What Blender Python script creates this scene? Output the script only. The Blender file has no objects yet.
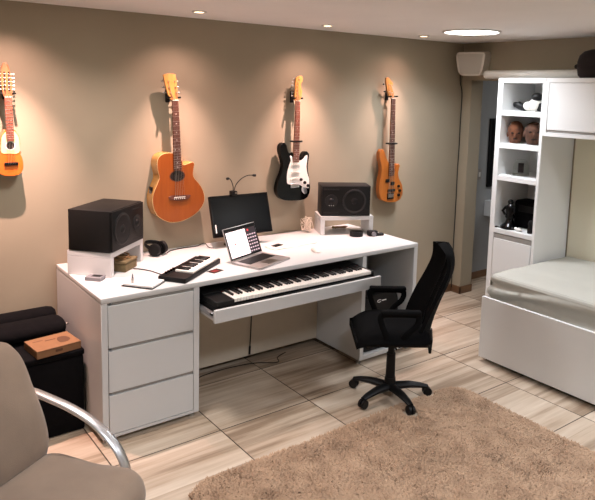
import bpy, bmesh, math, random
from math import pi, sin, cos, radians as R
from mathutils import Vector as V, Matrix as M
random.seed(7)
S = bpy.context.scene
COL = S.collection

# ------------------------------------------------------------------ materials
def new_mat(name):
    m = bpy.data.materials.new(name); m.use_nodes = True
    return m, m.node_tree.nodes, m.node_tree.links
def srgb(r, g, b):
    f = lambda c: (c/255/12.92) if c/255 <= .04045 else ((c/255+.055)/1.055)**2.4
    return (f(r), f(g), f(b), 1)
def mat(name, rgb, rough=.5, metal=0, noise=0, nscale=20, bump=0, bscale=200, spec=.5, coat=0, sheen=0, trans=0, stretch=None, ior=1.45):
    m, n, l = new_mat(name); b = n['Principled BSDF']
    c = srgb(*rgb)
    b.inputs['Base Color'].default_value = c; b.inputs['Roughness'].default_value = rough
    b.inputs['Metallic'].default_value = metal; b.inputs['Specular IOR Level'].default_value = spec
    b.inputs['Coat Weight'].default_value = coat; b.inputs['Sheen Weight'].default_value = sheen
    b.inputs['Transmission Weight'].default_value = trans; b.inputs['IOR'].default_value = ior
    tc = n.new('ShaderNodeTexCoord'); mp = n.new('ShaderNodeMapping'); l.new(tc.outputs['Object'], mp.inputs['Vector'])
    if stretch: mp.inputs['Scale'].default_value = stretch
    if noise:
        t = n.new('ShaderNodeTexNoise'); t.inputs['Scale'].default_value = nscale; t.inputs['Detail'].default_value = 5
        l.new(mp.outputs[0], t.inputs['Vector'])
        r = n.new('ShaderNodeValToRGB'); r.color_ramp.elements[0].position = .3; r.color_ramp.elements[1].position = .7
        r.color_ramp.elements[0].color = tuple(x*(1-noise) for x in c[:3])+(1,)
        r.color_ramp.elements[1].color = tuple(min(1, x*(1+noise)) for x in c[:3])+(1,)
        l.new(t.outputs['Fac'], r.inputs[0]); l.new(r.outputs[0], b.inputs['Base Color'])
    if bump:
        t2 = n.new('ShaderNodeTexNoise'); t2.inputs['Scale'].default_value = bscale; t2.inputs['Detail'].default_value = 4
        l.new(mp.outputs[0], t2.inputs['Vector'])
        bp = n.new('ShaderNodeBump'); bp.inputs['Strength'].default_value = bump; bp.inputs['Distance'].default_value = .01
        l.new(t2.outputs['Fac'], bp.inputs['Height']); l.new(bp.outputs[0], b.inputs['Normal'])
    return m
def emit(name, rgb, s):
    m, n, l = new_mat(name); b = n['Principled BSDF']
    b.inputs['Base Color'].default_value = srgb(*rgb); b.inputs['Emission Color'].default_value = srgb(*rgb); b.inputs['Emission Strength'].default_value = s
    return m

T0, TX, TY, TY0 = .612, .637, .55, -1.01
def floor_mat():
    m, n, l = new_mat('wood_look_tile'); b = n['Principled BSDF']
    def math_(op, a, c=None, v=None):
        x = n.new('ShaderNodeMath'); x.operation = op
        for i, q in enumerate((a, c)):
            if q is None: continue
            if isinstance(q, (int, float)): x.inputs[i].default_value = q
            else: l.new(q, x.inputs[i])
        return x.outputs[0]
    tc = n.new('ShaderNodeTexCoord'); sx = n.new('ShaderNodeSeparateXYZ'); l.new(tc.outputs['Object'], sx.inputs[0])
    X, Y = sx.outputs[0], sx.outputs[1]
    u = math_('DIVIDE', math_('SUBTRACT', X, T0), TX); v = math_('DIVIDE', math_('SUBTRACT', Y, TY0), TY)
    fu, fv = math_('FRACT', u), math_('FRACT', v); cu, cv = math_('FLOOR', u), math_('FLOOR', v)
    du = math_('MULTIPLY', math_('MINIMUM', fu, math_('SUBTRACT', 1, fu)), TX)
    dv = math_('MULTIPLY', math_('MINIMUM', fv, math_('SUBTRACT', 1, fv)), TY)
    grout = math_('LESS_THAN', math_('MINIMUM', du, dv), .0034)
    cell = n.new('ShaderNodeCombineXYZ'); l.new(cu, cell.inputs[0]); l.new(cv, cell.inputs[1])
    wn = n.new('ShaderNodeTexWhiteNoise'); l.new(cell.outputs[0], wn.inputs['Vector'])
    # printed plank strips inside each tile, running along x
    wob = n.new('ShaderNodeTexNoise'); wob.inputs['Scale'].default_value = 2.2; l.new(tc.outputs['Object'], wob.inputs['Vector'])
    st = math_('FLOOR', math_('ADD', math_('MULTIPLY', fv, 5.0), math_('MULTIPLY', wn.outputs['Value'], 3.7)))
    off = math_('FRACT', math_('MULTIPLY', math_('SINE', math_('ADD', math_('MULTIPLY', st, 12.9898), math_('MULTIPLY', wn.outputs['Value'], 78.2))), 437.58))
    cmb = n.new('ShaderNodeCombineXYZ')
    l.new(math_('ADD', math_('MULTIPLY', X, 1.1), math_('MULTIPLY', off, 31)), cmb.inputs[0])
    l.new(math_('ADD', math_('MULTIPLY', Y, 19), math_('MULTIPLY', off, 17)), cmb.inputs[1])
    l.new(math_('MULTIPLY', wn.outputs['Value'], 50), cmb.inputs[2])
    g = n.new('ShaderNodeTexNoise'); g.inputs['Scale'].default_value = 1; g.inputs['Detail'].default_value = 5; g.inputs['Roughness'].default_value = .6
    l.new(cmb.outputs[0], g.inputs['Vector'])
    cmb2 = n.new('ShaderNodeCombineXYZ')
    l.new(math_('MULTIPLY', X, .9), cmb2.inputs[0]); l.new(math_('MULTIPLY', Y, 7), cmb2.inputs[1]); l.new(math_('MULTIPLY', wn.outputs['Value'], 20), cmb2.inputs[2])
    g2 = n.new('ShaderNodeTexNoise'); g2.inputs['Scale'].default_value = 1; g2.inputs['Detail'].default_value = 2; l.new(cmb2.outputs[0], g2.inputs['Vector'])
    tone = math_('ADD', math_('ADD', math_('MULTIPLY', g.outputs['Fac'], .62), math_('MULTIPLY', off, .17)), math_('MULTIPLY', g2.outputs['Fac'], .38))
    r = n.new('ShaderNodeValToRGB'); e = r.color_ramp.elements
    e[0].position = .44; e[0].color = srgb(148, 127, 106); e[1].position = .80; e[1].color = srgb(218, 203, 184)
    k = e.new(.56); k.color = srgb(188, 168, 146)
    l.new(tone, r.inputs[0])
    mx = n.new('ShaderNodeMix'); mx.data_type = 'RGBA'; l.new(grout, mx.inputs['Factor']); l.new(r.outputs[0], mx.inputs[6]); mx.inputs[7].default_value = srgb(66, 52, 40)
    l.new(mx.outputs[2], b.inputs['Base Color'])
    b.inputs['Roughness'].default_value = .34; b.inputs['Specular IOR Level'].default_value = .45
    bp = n.new('ShaderNodeBump'); bp.inputs['Strength'].default_value = .4; bp.inputs['Distance'].default_value = .002; bp.invert = True
    l.new(grout, bp.inputs['Height']); l.new(bp.outputs[0], b.inputs['Normal'])
    return m

def wood_mat(name, c1, c2, rough=.3, scale=(2, 30, 2), coat=.3):
    m, n, l = new_mat(name); b = n['Principled BSDF']
    tc = n.new('ShaderNodeTexCoord'); mp = n.new('ShaderNodeMapping'); mp.inputs['Scale'].default_value = scale
    l.new(tc.outputs['Object'], mp.inputs[0])
    t = n.new('ShaderNodeTexNoise'); t.inputs['Scale'].default_value = 2; t.inputs['Detail'].default_value = 6; l.new(mp.outputs[0], t.inputs['Vector'])
    r = n.new('ShaderNodeValToRGB'); r.color_ramp.elements[0].position = .3; r.color_ramp.elements[1].position = .7
    r.color_ramp.elements[0].color = srgb(*c1); r.color_ramp.elements[1].color = srgb(*c2)
    l.new(t.outputs['Fac'], r.inputs[0]); l.new(r.outputs[0], b.inputs['Base Color'])
    b.inputs['Roughness'].default_value = rough; b.inputs['Coat Weight'].default_value = coat; b.inputs['Coat Roughness'].default_value = .1
    return m

m_wall = mat('wall_paint_beige', (156, 145, 125), .85, noise=.03, nscale=3, bump=.05, bscale=350)
m_ceil = mat('ceiling_paint', (232, 229, 226), .9, noise=.02, nscale=3)
m_blue = mat('wall_paint_blue_grey', (158, 160, 160), .85, noise=.03, nscale=3)
m_floor = floor_mat()
m_wallw = mat('wall_paint_off_white', (226, 222, 214), .85, noise=.02, nscale=3)
m_arm = mat('matte_black_arm', (8, 8, 9), .85, spec=.12)
m_niche_lit = mat('niche_cream_lit', (230, 224, 202), .7, noise=.02, nscale=3)  # paler than the wall paint: light on the bed wall put into colour
m_tube = mat('tube_off_white', (206, 202, 194), .5)
m_base = wood_mat('baseboard_wood', (96, 68, 46), (124, 92, 64), .45, (1, 1, 14), .1)
m_white = mat('white_lacquer', (204, 205, 205), .4, noise=.012, nscale=4)
m_white2 = mat('white_laminate', (228, 229, 228), .4, noise=.012, nscale=4)
m_grip = mat('recess_grey', (150, 146, 140), .5)
m_panelb = mat('back_panel_cream', (196, 184, 166), .5, noise=.02)
m_metal = mat('brushed_metal', (170, 170, 172), .35, 1, noise=.08, nscale=60)
m_chrome = mat('satin_chrome', (216, 217, 220), .36, 1)
m_steel = mat('steel', (190, 188, 184), .3, 1)
m_black = mat('black_plastic', (11, 11, 12), .5, spec=.35)
m_blackg = mat('black_gloss', (6, 6, 7), .15, spec=.3)
m_fabric = mat('black_fabric', (7, 7, 8), .95, noise=.3, nscale=300, bump=.15, bscale=700, spec=.15)
m_cloth = mat('black_cloth', (9, 8, 10), .95, noise=.25, nscale=25, bump=.3, bscale=40, spec=.15)
m_vinyl = mat('speaker_vinyl', (13, 12, 12), .55, spec=.35, noise=.2, nscale=120)
m_baffle = mat('speaker_baffle', (9, 9, 10), .5, spec=.3)
m_cone = mat('speaker_cone', (14, 14, 15), .55, spec=.3)
m_conedk = mat('speaker_surround', (10, 10, 11), .6)
m_screen = mat('screen_glass_off', (11, 14, 16), .22, spec=.2)
m_ivory = mat('ivory_key', (236, 232, 224), .25)
m_ebony = mat('ebony_key', (14, 14, 15), .3)
m_alu = mat('laptop_aluminium', (190, 188, 188), .4, .85)
m_suede = mat('taupe_suede', (136, 117, 100), .95, noise=.1, nscale=7, bump=.12, bscale=260, sheen=.25)
m_card = mat('kraft_cardboard', (128, 92, 62), .85, noise=.07, nscale=30)
m_carddk = mat('kraft_print', (88, 58, 38), .85)
m_sheet = mat('bed_sheet', (184, 182, 172), .92, noise=.03, nscale=5, bump=.2, bscale=18)
m_olive = mat('olive_box', (112, 96, 66), .8, noise=.2, nscale=40)
m_paper = mat('paper', (238, 236, 234), .8)
m_red = mat('dull_red_print', (120, 40, 40), .6)
m_greybox = mat('grey_box_paint', (122, 120, 124), .5)
m_cable = mat('cable_black', (22, 21, 20), .5)
m_cablew = mat('cable_clear', (226, 214, 198), .4)
m_cablebr = mat('cable_brown', (138, 104, 66), .6)
m_spruce = wood_mat('guitar_amber_top', (136, 66, 18), (150, 78, 24), .32, (20, 2, 2), .15)
m_side = wood_mat('guitar_side_maple', (180, 126, 58), (196, 144, 76), .25, (2, 2, 14), .5)
m_bind = mat('cream_binding', (232, 208, 152), .35)
m_rose = wood_mat('rosewood_board', (74, 40, 30), (98, 56, 42), .45, (30, 2, 3), .1)
m_rosel = wood_mat('red_rosewood_board', (122, 66, 50), (146, 84, 64), .45, (30, 2, 3), .1)
m_maple = wood_mat('maple_neck', (166, 110, 56), (184, 130, 70), .3, (30, 2, 3), .4)
m_bass = wood_mat('bass_body_wood', (156, 86, 28), (176, 104, 40), .32, (14, 2, 2), .15)
m_uke = wood_mat('orange_top', (200, 96, 28), (214, 112, 38), .32, (18, 2, 2), .15)
m_ukebr = wood_mat('brown_head', (150, 92, 56), (170, 108, 68), .4, (20, 2, 3), .2)
m_dot = mat('pearl_dot', (226, 224, 216), .3)
m_hole = mat('sound_hole_dark', (24, 15, 9), .9)
m_guard = mat('white_pickguard', (236, 232, 226), .28)
m_brown = wood_mat('carved_brown', (62, 34, 19), (112, 64, 34), .85, (14, 14, 14), 0)
m_brown2 = wood_mat('carved_dark_brown', (50, 30, 20), (90, 56, 36), .85, (14, 14, 14), 0)
m_maroon = mat('dark_maroon_leather', (22, 11, 11), .85, noise=.2, nscale=14, bump=.2, bscale=60)
m_glass = mat('clear_glass', (240, 244, 240), .04, trans=1, ior=1.3)
m_lampw = emit('downlight_diffuser', (255, 250, 240), 9)
m_spot = emit('halogen_bulb', (255, 214, 170), 6)
m_scrw = emit('screen_white', (250, 238, 240), .75)
m_scrd = emit('screen_dark', (34, 28, 34), .5)
m_scrp = emit('screen_tile', (206, 186, 196), .5)
m_scrr = emit('screen_red', (214, 60, 70), .6)
m_art = mat('dark_art_print', (11, 11, 13), .5, spec=.2, noise=.9, nscale=9)

def rug_mat():
    m, n, l = new_mat('shaggy_pile'); b = n['Principled BSDF']
    tc = n.new('ShaderNodeTexCoord'); t = n.new('ShaderNodeTexNoise'); t.inputs['Scale'].default_value = 9; t.inputs['Detail'].default_value = 6
    l.new(tc.outputs['Object'], t.inputs['Vector'])
    r = n.new('ShaderNodeValToRGB'); r.color_ramp.elements[0].position = .3; r.color_ramp.elements[1].position = .7
    r.color_ramp.elements[0].color = srgb(172, 140, 112); r.color_ramp.elements[1].color = srgb(200, 168, 138)
    l.new(t.outputs['Fac'], r.inputs[0]); l.new(r.outputs[0], b.inputs['Base Color']); b.inputs['Roughness'].default_value = .95
    b.inputs['Sheen Weight'].default_value = .15
    return m
m_rug = rug_mat()

# ------------------------------------------------------------------ mesh helpers
class B:
    """collects solids into one bmesh"""
    def __init__(s): s.bm = bmesh.new()
    def _x(s, vs, mtx):
        if mtx is not None: bmesh.ops.transform(s.bm, matrix=mtx, verts=vs)
    def box(s, lo, hi, bev=.002, seg=1, mtx=None):
        lo, hi = V(lo), V(hi); c = (lo+hi)/2; d = hi-lo
        g = bmesh.ops.create_cube(s.bm, size=1, matrix=M.Translation(c) @ M.Diagonal((d.x, d.y, d.z, 1)))
        vs = g['verts']
        if bev:
            es = list({e for v in vs for e in v.link_edges})
            r = bmesh.ops.bevel(s.bm, geom=es, offset=min(bev, min(d)*.45), segments=seg, affect='EDGES', profile=.5)
            vs = list({v for f in r['faces'] for v in f.verts} | {v for v in vs if v.is_valid})
        s._x(vs, mtx); return s
    def cyl(s, a, b, r, r2=None, seg=24, mtx=None):
        a, b = V(a), V(b); d = b-a; q = d.to_track_quat('Z', 'Y').to_matrix().to_4x4()
        g = bmesh.ops.create_cone(s.bm, cap_ends=True, segments=seg, radius1=r, radius2=r if r2 is None else r2, depth=d.length, matrix=M.Translation((a+b)/2) @ q)
        s._x(g['verts'], mtx); return s
    def ell(s, c, r, mtx=None, seg=24):
        r = (r, r, r) if isinstance(r, (int, float)) else r
        g = bmesh.ops.create_uvsphere(s.bm, u_segments=seg, v_segments=seg//2, radius=1, matrix=M.Translation(V(c)) @ M.Diagonal((*r, 1)))
        s._x(g['verts'], mtx); return s
    def lathe(s, prof, mtx=None, seg=32):
        rings = []
        for r, z in prof:
            rings.append([s.bm.verts.new((max(r, 1e-5)*cos(2*pi*i/seg), max(r, 1e-5)*sin(2*pi*i/seg), z)) for i in range(seg)])
        for a, b in zip(rings, rings[1:]):
            for i in range(seg): s.bm.faces.new((a[i], a[(i+1) % seg], b[(i+1) % seg], b[i]))
        s.bm.faces.new(rings[0][::-1]); s.bm.faces.new(rings[-1])
        s._x([v for q in rings for v in q], mtx); return s
    def tube(s, pts, r, seg=8, mtx=None, flat=None, up=None):
        pts = [V(p) for p in pts]; rings = []; n = len(pts); prev = None
        for i, p in enumerate(pts):
            t = (pts[min(i+1, n-1)]-pts[max(i-1, 0)]).normalized()
            u = V(up) if up else (prev if prev is not None else (V((0, 0, 1)) if abs(t.z) < .9 else V((1, 0, 0))))
            a = (u-t*u.dot(t)).normalized(); b = t.cross(a); prev = a
            rr = r[i] if isinstance(r, (list, tuple)) else r
            ra, rb = (rr, rr) if not flat else (rr*flat[0], rr*flat[1])
            rings.append([s.bm.verts.new(p+a*(ra*cos(2*pi*k/seg))+b*(rb*sin(2*pi*k/seg))) for k in range(seg)])
        for x, y in zip(rings, rings[1:]):
            for k in range(seg): s.bm.faces.new((x[k], x[(k+1) % seg], y[(k+1) % seg], y[k]))
        s.bm.faces.new(rings[0][::-1]); s.bm.faces.new(rings[-1])
        s._x([v for q in rings for v in q], mtx); return s
    def prism(s, outline, y0, y1, bev=0, seg=2, mtx=None):
        """outline of (x,z) points, extruded along y from y0 (front) to y1 (back)"""
        f0 = [s.bm.verts.new((x, y0, z)) for x, z in outline]; f1 = [s.bm.verts.new((x, y1, z)) for x, z in outline]
        n = len(outline); a = s.bm.faces.new(f0); b = s.bm.faces.new(f1[::-1]); vs = f0+f1
        for i in range(n): s.bm.faces.new((f0[(i+1) % n], f0[i], f1[i], f1[(i+1) % n]))
        if bev:
            es = [e for e in set(a.edges) | set(b.edges)]
            r = bmesh.ops.bevel(s.bm, geom=es, offset=bev, segments=seg, affect='EDGES', profile=.5)
            vs = list({v for f in r['faces'] for v in f.verts} | {v for v in vs if v.is_valid})
        s._x(vs, mtx); return s
    def grid(s, fn, nu, nv, thick=None):
        """surface fn(u,v) on [0,1]^2; with thick (a function or vector offset) it is closed into a slab"""
        P = [[s.bm.verts.new(fn(i/nu, j/nv)) for j in range(nv+1)] for i in range(nu+1)]
        for i in range(nu):
            for j in range(nv): s.bm.faces.new((P[i][j], P[i+1][j], P[i+1][j+1], P[i][j+1]))
        if thick is not None:
            Q = [[s.bm.verts.new(P[i][j].co+V(thick)) for j in range(nv+1)] for i in range(nu+1)]
            for i in range(nu):
                for j in range(nv): s.bm.faces.new((Q[i][j], Q[i][j+1], Q[i+1][j+1], Q[i+1][j]))
            rim = [(i, 0) for i in range(nu)]+[(nu, j) for j in range(nv)]+[(i, nv) for i in range(nu, 0, -1)]+[(0, j) for j in range(nv, 0, -1)]
            for k in range(len(rim)):
                (i, j), (a, b) = rim[k], rim[(k+1) % len(rim)]
                s.bm.faces.new((P[a][b], P[i][j], Q[i][j], Q[a][b]))
        return s

def obj(name, b, m, parent=None, smooth=40, loc=None):
    """link a collected bmesh as ONE mesh object"""
    bm = b.bm if isinstance(b, B) else b
    bmesh.ops.recalc_face_normals(bm, faces=bm.faces)
    me = bpy.data.meshes.new(name); bm.to_mesh(me); bm.free()
    if smooth:
        me.shade_smooth(); me.set_sharp_from_angle(angle=R(smooth))
    me.materials.append(m)
    o = bpy.data.objects.new(name, me); COL.objects.link(o)
    if parent: o.parent = parent
    if loc: o.location = loc
    return o
def thing(name, label, cat, loc=(0, 0, 0), rz=0, group=None, rx=0, ry=0):
    o = bpy.data.objects.new(name, None); COL.objects.link(o); o.empty_display_size = .05
    o.location = loc; o.rotation_euler = (rx, ry, rz); o['label'] = label; o['category'] = cat
    if group: o['group'] = group
    return o
def tag(o, label, cat, group=None):
    o['label'] = label; o['category'] = cat
    if group: o['group'] = group
    return o
def struct(name, b, m):
    o = obj(name, b, m, smooth=0); o['kind'] = 'structure'; return o
def dup(root, loc, rz=None, label=None):
    r = root.copy(); COL.objects.link(r); r.location = loc
    if rz is not None: r.rotation_euler.z = rz
    if label: r['label'] = label
    for ch in list(root.children):
        c = ch.copy(); COL.objects.link(c); c.parent = r
        for g in ch.children:
            d = g.copy(); COL.objects.link(d); d.parent = c
    return r
def cr(pts, n=6, closed=True):
    """Catmull-Rom through pts"""
    pts = [V(p) for p in pts]; N = len(pts); out = []
    rng = range(N) if closed else range(N-1)
    for i in rng:
        if closed: p0, p1, p2, p3 = pts[i-1], pts[i], pts[(i+1) % N], pts[(i+2) % N]
        else: p0, p1, p2, p3 = pts[max(i-1, 0)], pts[i], pts[i+1], pts[min(i+2, N-1)]
        for k in range(n):
            t = k/n
            out.append(.5*((2*p1)+(p2-p0)*t+(2*p0-5*p1+4*p2-p3)*t*t+(3*p1-p0-3*p2+p3)*t**3))
    if not closed: out.append(pts[-1])
    return [tuple(p) for p in out]
def rel(pts, o): return [(a-o[0], c-o[2]) for a, c in pts]
def circ(c, r, n=28, rz=None): return [(c[0]+r*cos(2*pi*i/n), c[1]+(rz or r)*sin(2*pi*i/n)) for i in range(n)]

# ------------------------------------------------------------------ the room
W, ZC = 3.8, 2.418
XL, YF = -2.3, -5.4
struct('floor', B().box((XL, YF, -.1), (6.2, .2, 0), 0), m_floor)
struct('ceiling', B().box((XL, YF, ZC), (6.2, .2, ZC+.1), 0), m_ceil)
struct('wall_back', B().box((XL, 0, 0), (W+.17, .2, ZC), 0), m_wall)
struct('wall_left', B().box((XL-.1, YF, 0), (XL, .2, ZC), 0), m_wallw)
struct('wall_front', B().box((XL, YF-.1, 0), (6.2, YF, ZC), 0), m_wallw)
wr = B().box((W, -.112, 0), (W+.17, 0, ZC), 0).box((W, -.95, 2.075), (W+.17, -.112, ZC), 0).box((W, YF, 0), (W+.17, -.95, ZC), 0)
struct('wall_right', wr, m_wall)
struct('wall_passage_back', B().box((W+.17, .15, 0), (6.2, .3, ZC), 0), m_blue)
struct('wall_passage_right', B().box((6.2, YF, 0), (6.3, .3, ZC), 0), m_blue)
struct('wall_passage_front', B().box((W+.17, -2.3, 0), (6.2, -2.2, ZC), 0), m_blue)
bh, bt = .075, .014
struct('wall_lit_panel_right', B().box((W-.008, -3.2, .0), (W, -1.196, 1.66), 0), m_niche_lit)  # added panel, its pale colour makes the wall behind the bed look lit
struct('baseboard_back', B().box((2.43, -bt, 0), (W, 0, bh), .003), m_base)
struct('baseboard_back_left', B().box((XL, -bt, 0), (-.66, 0, bh), .003), m_base)
struct('baseboard_right', B().box((W-bt, -.112-bt, 0), (W, 0, bh), .003).box((W-bt, -.112-bt, 0), (W+.17, -.112, bh), .003), m_base)
struct('baseboard_passage', B().box((W+.17, .15-bt, 0), (6.2, .15, bh), .003), m_base)
struct('baseboard_left', B().box((XL, YF, 0), (XL+bt, 0, bh), .003), m_base)

# ------------------------------------------------------------------ ceiling lamps
def downlight(x, y, label, shape=.2, k=1, col=None):
    t = thing('ceiling_downlight', label, 'ceiling light', (x, y, ZC))
    fr = B(); pr = circ((0, 0), shape+.02, 48)
    fr.lathe([(shape+.018, 0), (shape+.014, -.012), (shape, -.012), (shape-.004, -.004), (shape-.004, 0)], seg=48)
    obj('frame', fr, m_white, t)
    obj('diffuser', B().cyl((0, 0, -.009), (0, 0, -.003), shape-.002, seg=48), m_lampw, t)
    L = bpy.data.lights.new('downlight_glow', 'AREA'); L.shape = 'DISK'; L.size = 2*shape-.03; L.energy = PANEL_W*k; L.color = col or PANEL_C; L.spread = R(140)
    lo = bpy.data.objects.new('lamp_light', L); COL.objects.link(lo); lo.parent = t; lo.location = (0, 0, -.016)
    return t
PANEL_W, PANEL_C = 18.5, (.95, 1, 1.10)
G = 'round ceiling downlights'
downlight(2.86, -.83, 'large round lit downlight flush in the ceiling near the white speaker', .2, .85)['group'] = G
downlight(.12, -.95, 'round lit ceiling downlight above the left end of the desk, just above the frame', .2, .68, (1, .95, .93))['group'] = G
downlight(2.75, -3.3, 'round lit ceiling downlight above the rug, behind the frame edge', .2, 1.35)['group'] = G
downlight(.12, -3.3, 'round lit ceiling downlight in front of the camera, outside the frame', .2, 1.7)['group'] = G

SPOT_W, SPILL_W = 150, 20
def spotlight(x, y, label, aim=0, k=1):
    t = thing('recessed_spotlight', label, 'spotlight', (x, y, ZC)); t['group'] = 'small recessed spotlights along the wall'
    obj('trim_ring', B().lathe([(.048, 0), (.046, -.006), (.034, -.007), (.030, 0)]), m_white, t)
    obj('bulb', B().cyl((0, 0, -.005), (0, 0, -.001), .029), m_spot, t)
    L = bpy.data.lights.new('spot_glow', 'SPOT'); L.energy = SPOT_W; L.color = (1, .63, .55); L.spot_size = R(66); L.spot_blend = 1; L.shadow_soft_size = .009
    L.energy = SPOT_W*k
    L2 = L.copy(); L2.spot_size = R(118); L2.energy = SPILL_W*k
    l2 = bpy.data.objects.new('lamp_spill', L2); COL.objects.link(l2); l2.parent = t; l2.location = (0, 0, -.03); l2.rotation_euler = (R(12), R(aim), 0)
    lo = bpy.data.objects.new('lamp_light', L); COL.objects.link(lo); lo.parent = t; lo.location = (0, 0, -.03); lo.rotation_euler = (R(9), R(aim), 0)
spotlight(-.29, -.37, 'small recessed spotlight above the orange ten-string guitar, outside the frame', 0, 1.7)
spotlight(.80, -.37, 'leftmost small ceiling spotlight in view, above the amber acoustic guitar')
spotlight(1.86, -.335, 'small ceiling spotlight above the black electric guitar')
spotlight(2.93, -.285, 'small ceiling spotlight nearest the big round downlight', 10, .45)
# unseen fill lamp, added to brighten the passage beyond the doorway
L = bpy.data.lights.new('passage_fill', 'AREA'); L.shape = 'DISK'; L.size = .3; L.energy = 7; L.color = (.97, .98, 1)
t = thing('passage_fill_lamp', 'added fill lamp for the passage beyond the doorway, not in view', 'ceiling light', (5.0, -1.0, ZC))
obj('frame', B().cyl((0, 0, -.012), (0, 0, 0), .17), m_white, t)
lo = bpy.data.objects.new('lamp_light', L); COL.objects.link(lo); lo.parent = t; lo.location = (0, 0, -.02)

# ------------------------------------------------------------------ desk
XR, D, HB, X1, X2, H = 2.414, .804, .035, .581, 1.86, .83
desk = thing('desk', 'long white lacquered desk with three drawers and a pulled-out keyboard tray', 'desk', (0, 0, 0))
obj('tabletop', B().box((0, -D, H-.03), (XR, -.003, H), .003, 2), m_white, desk)
obj('side_panel', B().box((0, -D, HB), (.035, -.003, H-.0305), .002), m_white, desk)
obj('side_panel', B().box((XR-.036, -D, HB), (XR, -.003, H-.0305), .002), m_white, desk)
obj('divider_panel', B().box((X1-.037, -D, HB), (X1, -.003, H-.0305), .002), m_white, desk)
obj('divider_panel', B().box((X2, -D, HB), (X2+.036, -.003, H-.0305), .002), m_white, desk)
obj('bottom_panel', B().box((.0355, -D, HB), (X1-.0375, -.003, HB+.018), .001), m_white, desk)
obj('bottom_panel', B().box((X2+.0365, -D, HB), (XR-.0365, -.003, HB+.03), .001), m_white, desk)
obj('back_panel', B().box((X1+.0005, -.308, HB+.01), (X2-.0005, -.29, H-.031), .001), m_panelb, desk)
obj('back_panel', B().box((X2+.0365, -.03, HB+.031), (XR-.0365, -.012, H-.031), .001), m_white, desk)
obj('carcass', B().box((.0355, -D+.03, HB+.019), (X1-.0375, -.02, H-.031), .001), m_grip, desk)
zs = [(.549, .797), (.297, .545), (HB+.021, .293)]
for k, (a, b) in enumerate(zs):
    d = obj('drawer', B().box((.038, -D-.001, a), (X1-.040, -D+.028, b-.014), .0015).box((.060, -D+.012, b-.015), (X1-.040, -D+.028, b-.002), .001), m_white, desk)
    obj('grip_recess', B().box((.062, -D+.010, b-.0135), (X1-.041, -D+.012, b-.001), .0005), m_grip, d)
for x, y in ((.03, -.76), (X1-.03, -.76), (.03, -.06), (X1-.03, -.06), (X2+.03, -.76), (XR-.04, -.76), (X2+.03, -.06), (XR-.04, -.06)):
    obj('foot', B().cyl((x, y, 0), (x, y, .012), .017).cyl((x, y, .012), (x, y, HB-.0005), .007), m_steel, desk)
tr = obj('keyboard_tray', B().box((X1+.018, -.962, .632), (X2-.016, -.36, .650), .001).box((X1+.004, -.982, .630), (X2+.008, -.9625, .706), .002), m_white, desk)
for x in (X1+.006, X2-.015):
    obj('slide_rail', B().box((x, -.962, .655), (x+.010, -.38, .69), .001).box((x-.003, -.955, .662), (x, -.72, .683), .001), m_metal, tr)
obj('rail_catch', B().box((X1+.0005, -.955, .668), (X1+.006, -.925, .680), .001), m_black, tr)

# ------------------------------------------------------------------ digital piano on the tray
KX0, KX1 = .615, 1.838
pn = thing('digital_piano', 'black digital piano with full-size keys on the pulled-out desk tray', 'piano', (KX0, -.95, .651))
LW = KX1-KX0
obj('body', B().box((0, .0, 0), (LW, .32, .055), .004, 2).box((0, .165, .055), (LW, .32, .094), .004, 2).box((0, .004, .055), (.120, .17, .088), .004).box((LW-.02, .004, .055), (LW, .17, .088), .004), m_black, pn)
nk = 52; kw = (LW-.122-.022)/nk; kx = .122
kb = B().box((0, 0, 0), (kw-.0012, .148, .022), .0015)
k0 = obj('white_key', kb, m_ivory, pn, loc=(kx, .012, .066))
for i in range(1, nk):
    c = k0.copy(); COL.objects.link(c); c.parent = pn; c.location.x = kx+i*kw
b0 = None
for i in range(nk-1):
    if (i+5) % 7 in (2, 6): continue     # no black key between E-F and B-C
    if b0 is None:
        b0 = obj('black_key', B().box((-.0062, 0, 0), (.0062, .095, .013), .002), m_ebony, pn, loc=(kx+(i+1)*kw, .064, .0885)); continue
    c = b0.copy(); COL.objects.link(c); c.parent = pn; c.location.x = kx+(i+1)*kw
obj('felt_strip', B().box((.122, .160, .055), (LW-.02, .1645, .0905), 0), m_red, pn)

# ------------------------------------------------------------------ things in the open end of the desk
bx = thing('black_bag', 'black soft bag at the back of the open end of the desk', 'bag', (2.085, -.36, HB+.044))
pf = cr([(-.135, .004), (-.12, 0), (.12, 0), (.135, .004), (.148, .03), (.15, .30), (.13, .56), (.10, .63), (0, .645), (-.13, .64), (-.15, .45), (-.148, .03)], 5)
obj('body', B().prism(pf, -.10, .15, .004), m_cloth, bx)
obj('carry_handle', B().tube(cr([(-.06, .02, .64), (-.05, .02, .675), (.05, .02, .675), (.06, .02, .64)], 6, False), .008), m_cloth, bx)
def rack(y, z0, w, d, h, name, label, cat, x=2.06):
    t = thing(name, label, cat, (x, y, z0)); return t
am = thing('black_equipment_case', 'black equipment case lying low in the open end of the desk behind the chair', 'case', (2.135, -.66, HB+.031))
obj('body', B().box((-.195, -.11, 0), (.195, .17, .145), .008, 2), m_black, am)
obj('front_plate', B().box((-.18, -.114, .02), (.18, -.1105, .13), .002), m_blackg, am)
for x in (-.12, -.04, .04): obj('knob', B().cyl((x, -.13, .08), (x, -.1145, .08), .012), m_steel, am)
zz = HB+.031+.146
tag(obj('paper_stack', B().box((1.955, -.77, zz), (2.24, -.52, zz+.012), .001).box((1.95, -.765, zz+.0125), (2.235, -.515, zz+.022), .001, mtx=None), m_paper), 'white papers lying on the black equipment case inside the desk', 'papers')
dv = thing('black_device', 'black rounded device with a small light logo inside the open end of the desk', 'device', (2.12, -.63, zz+.0245))
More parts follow.
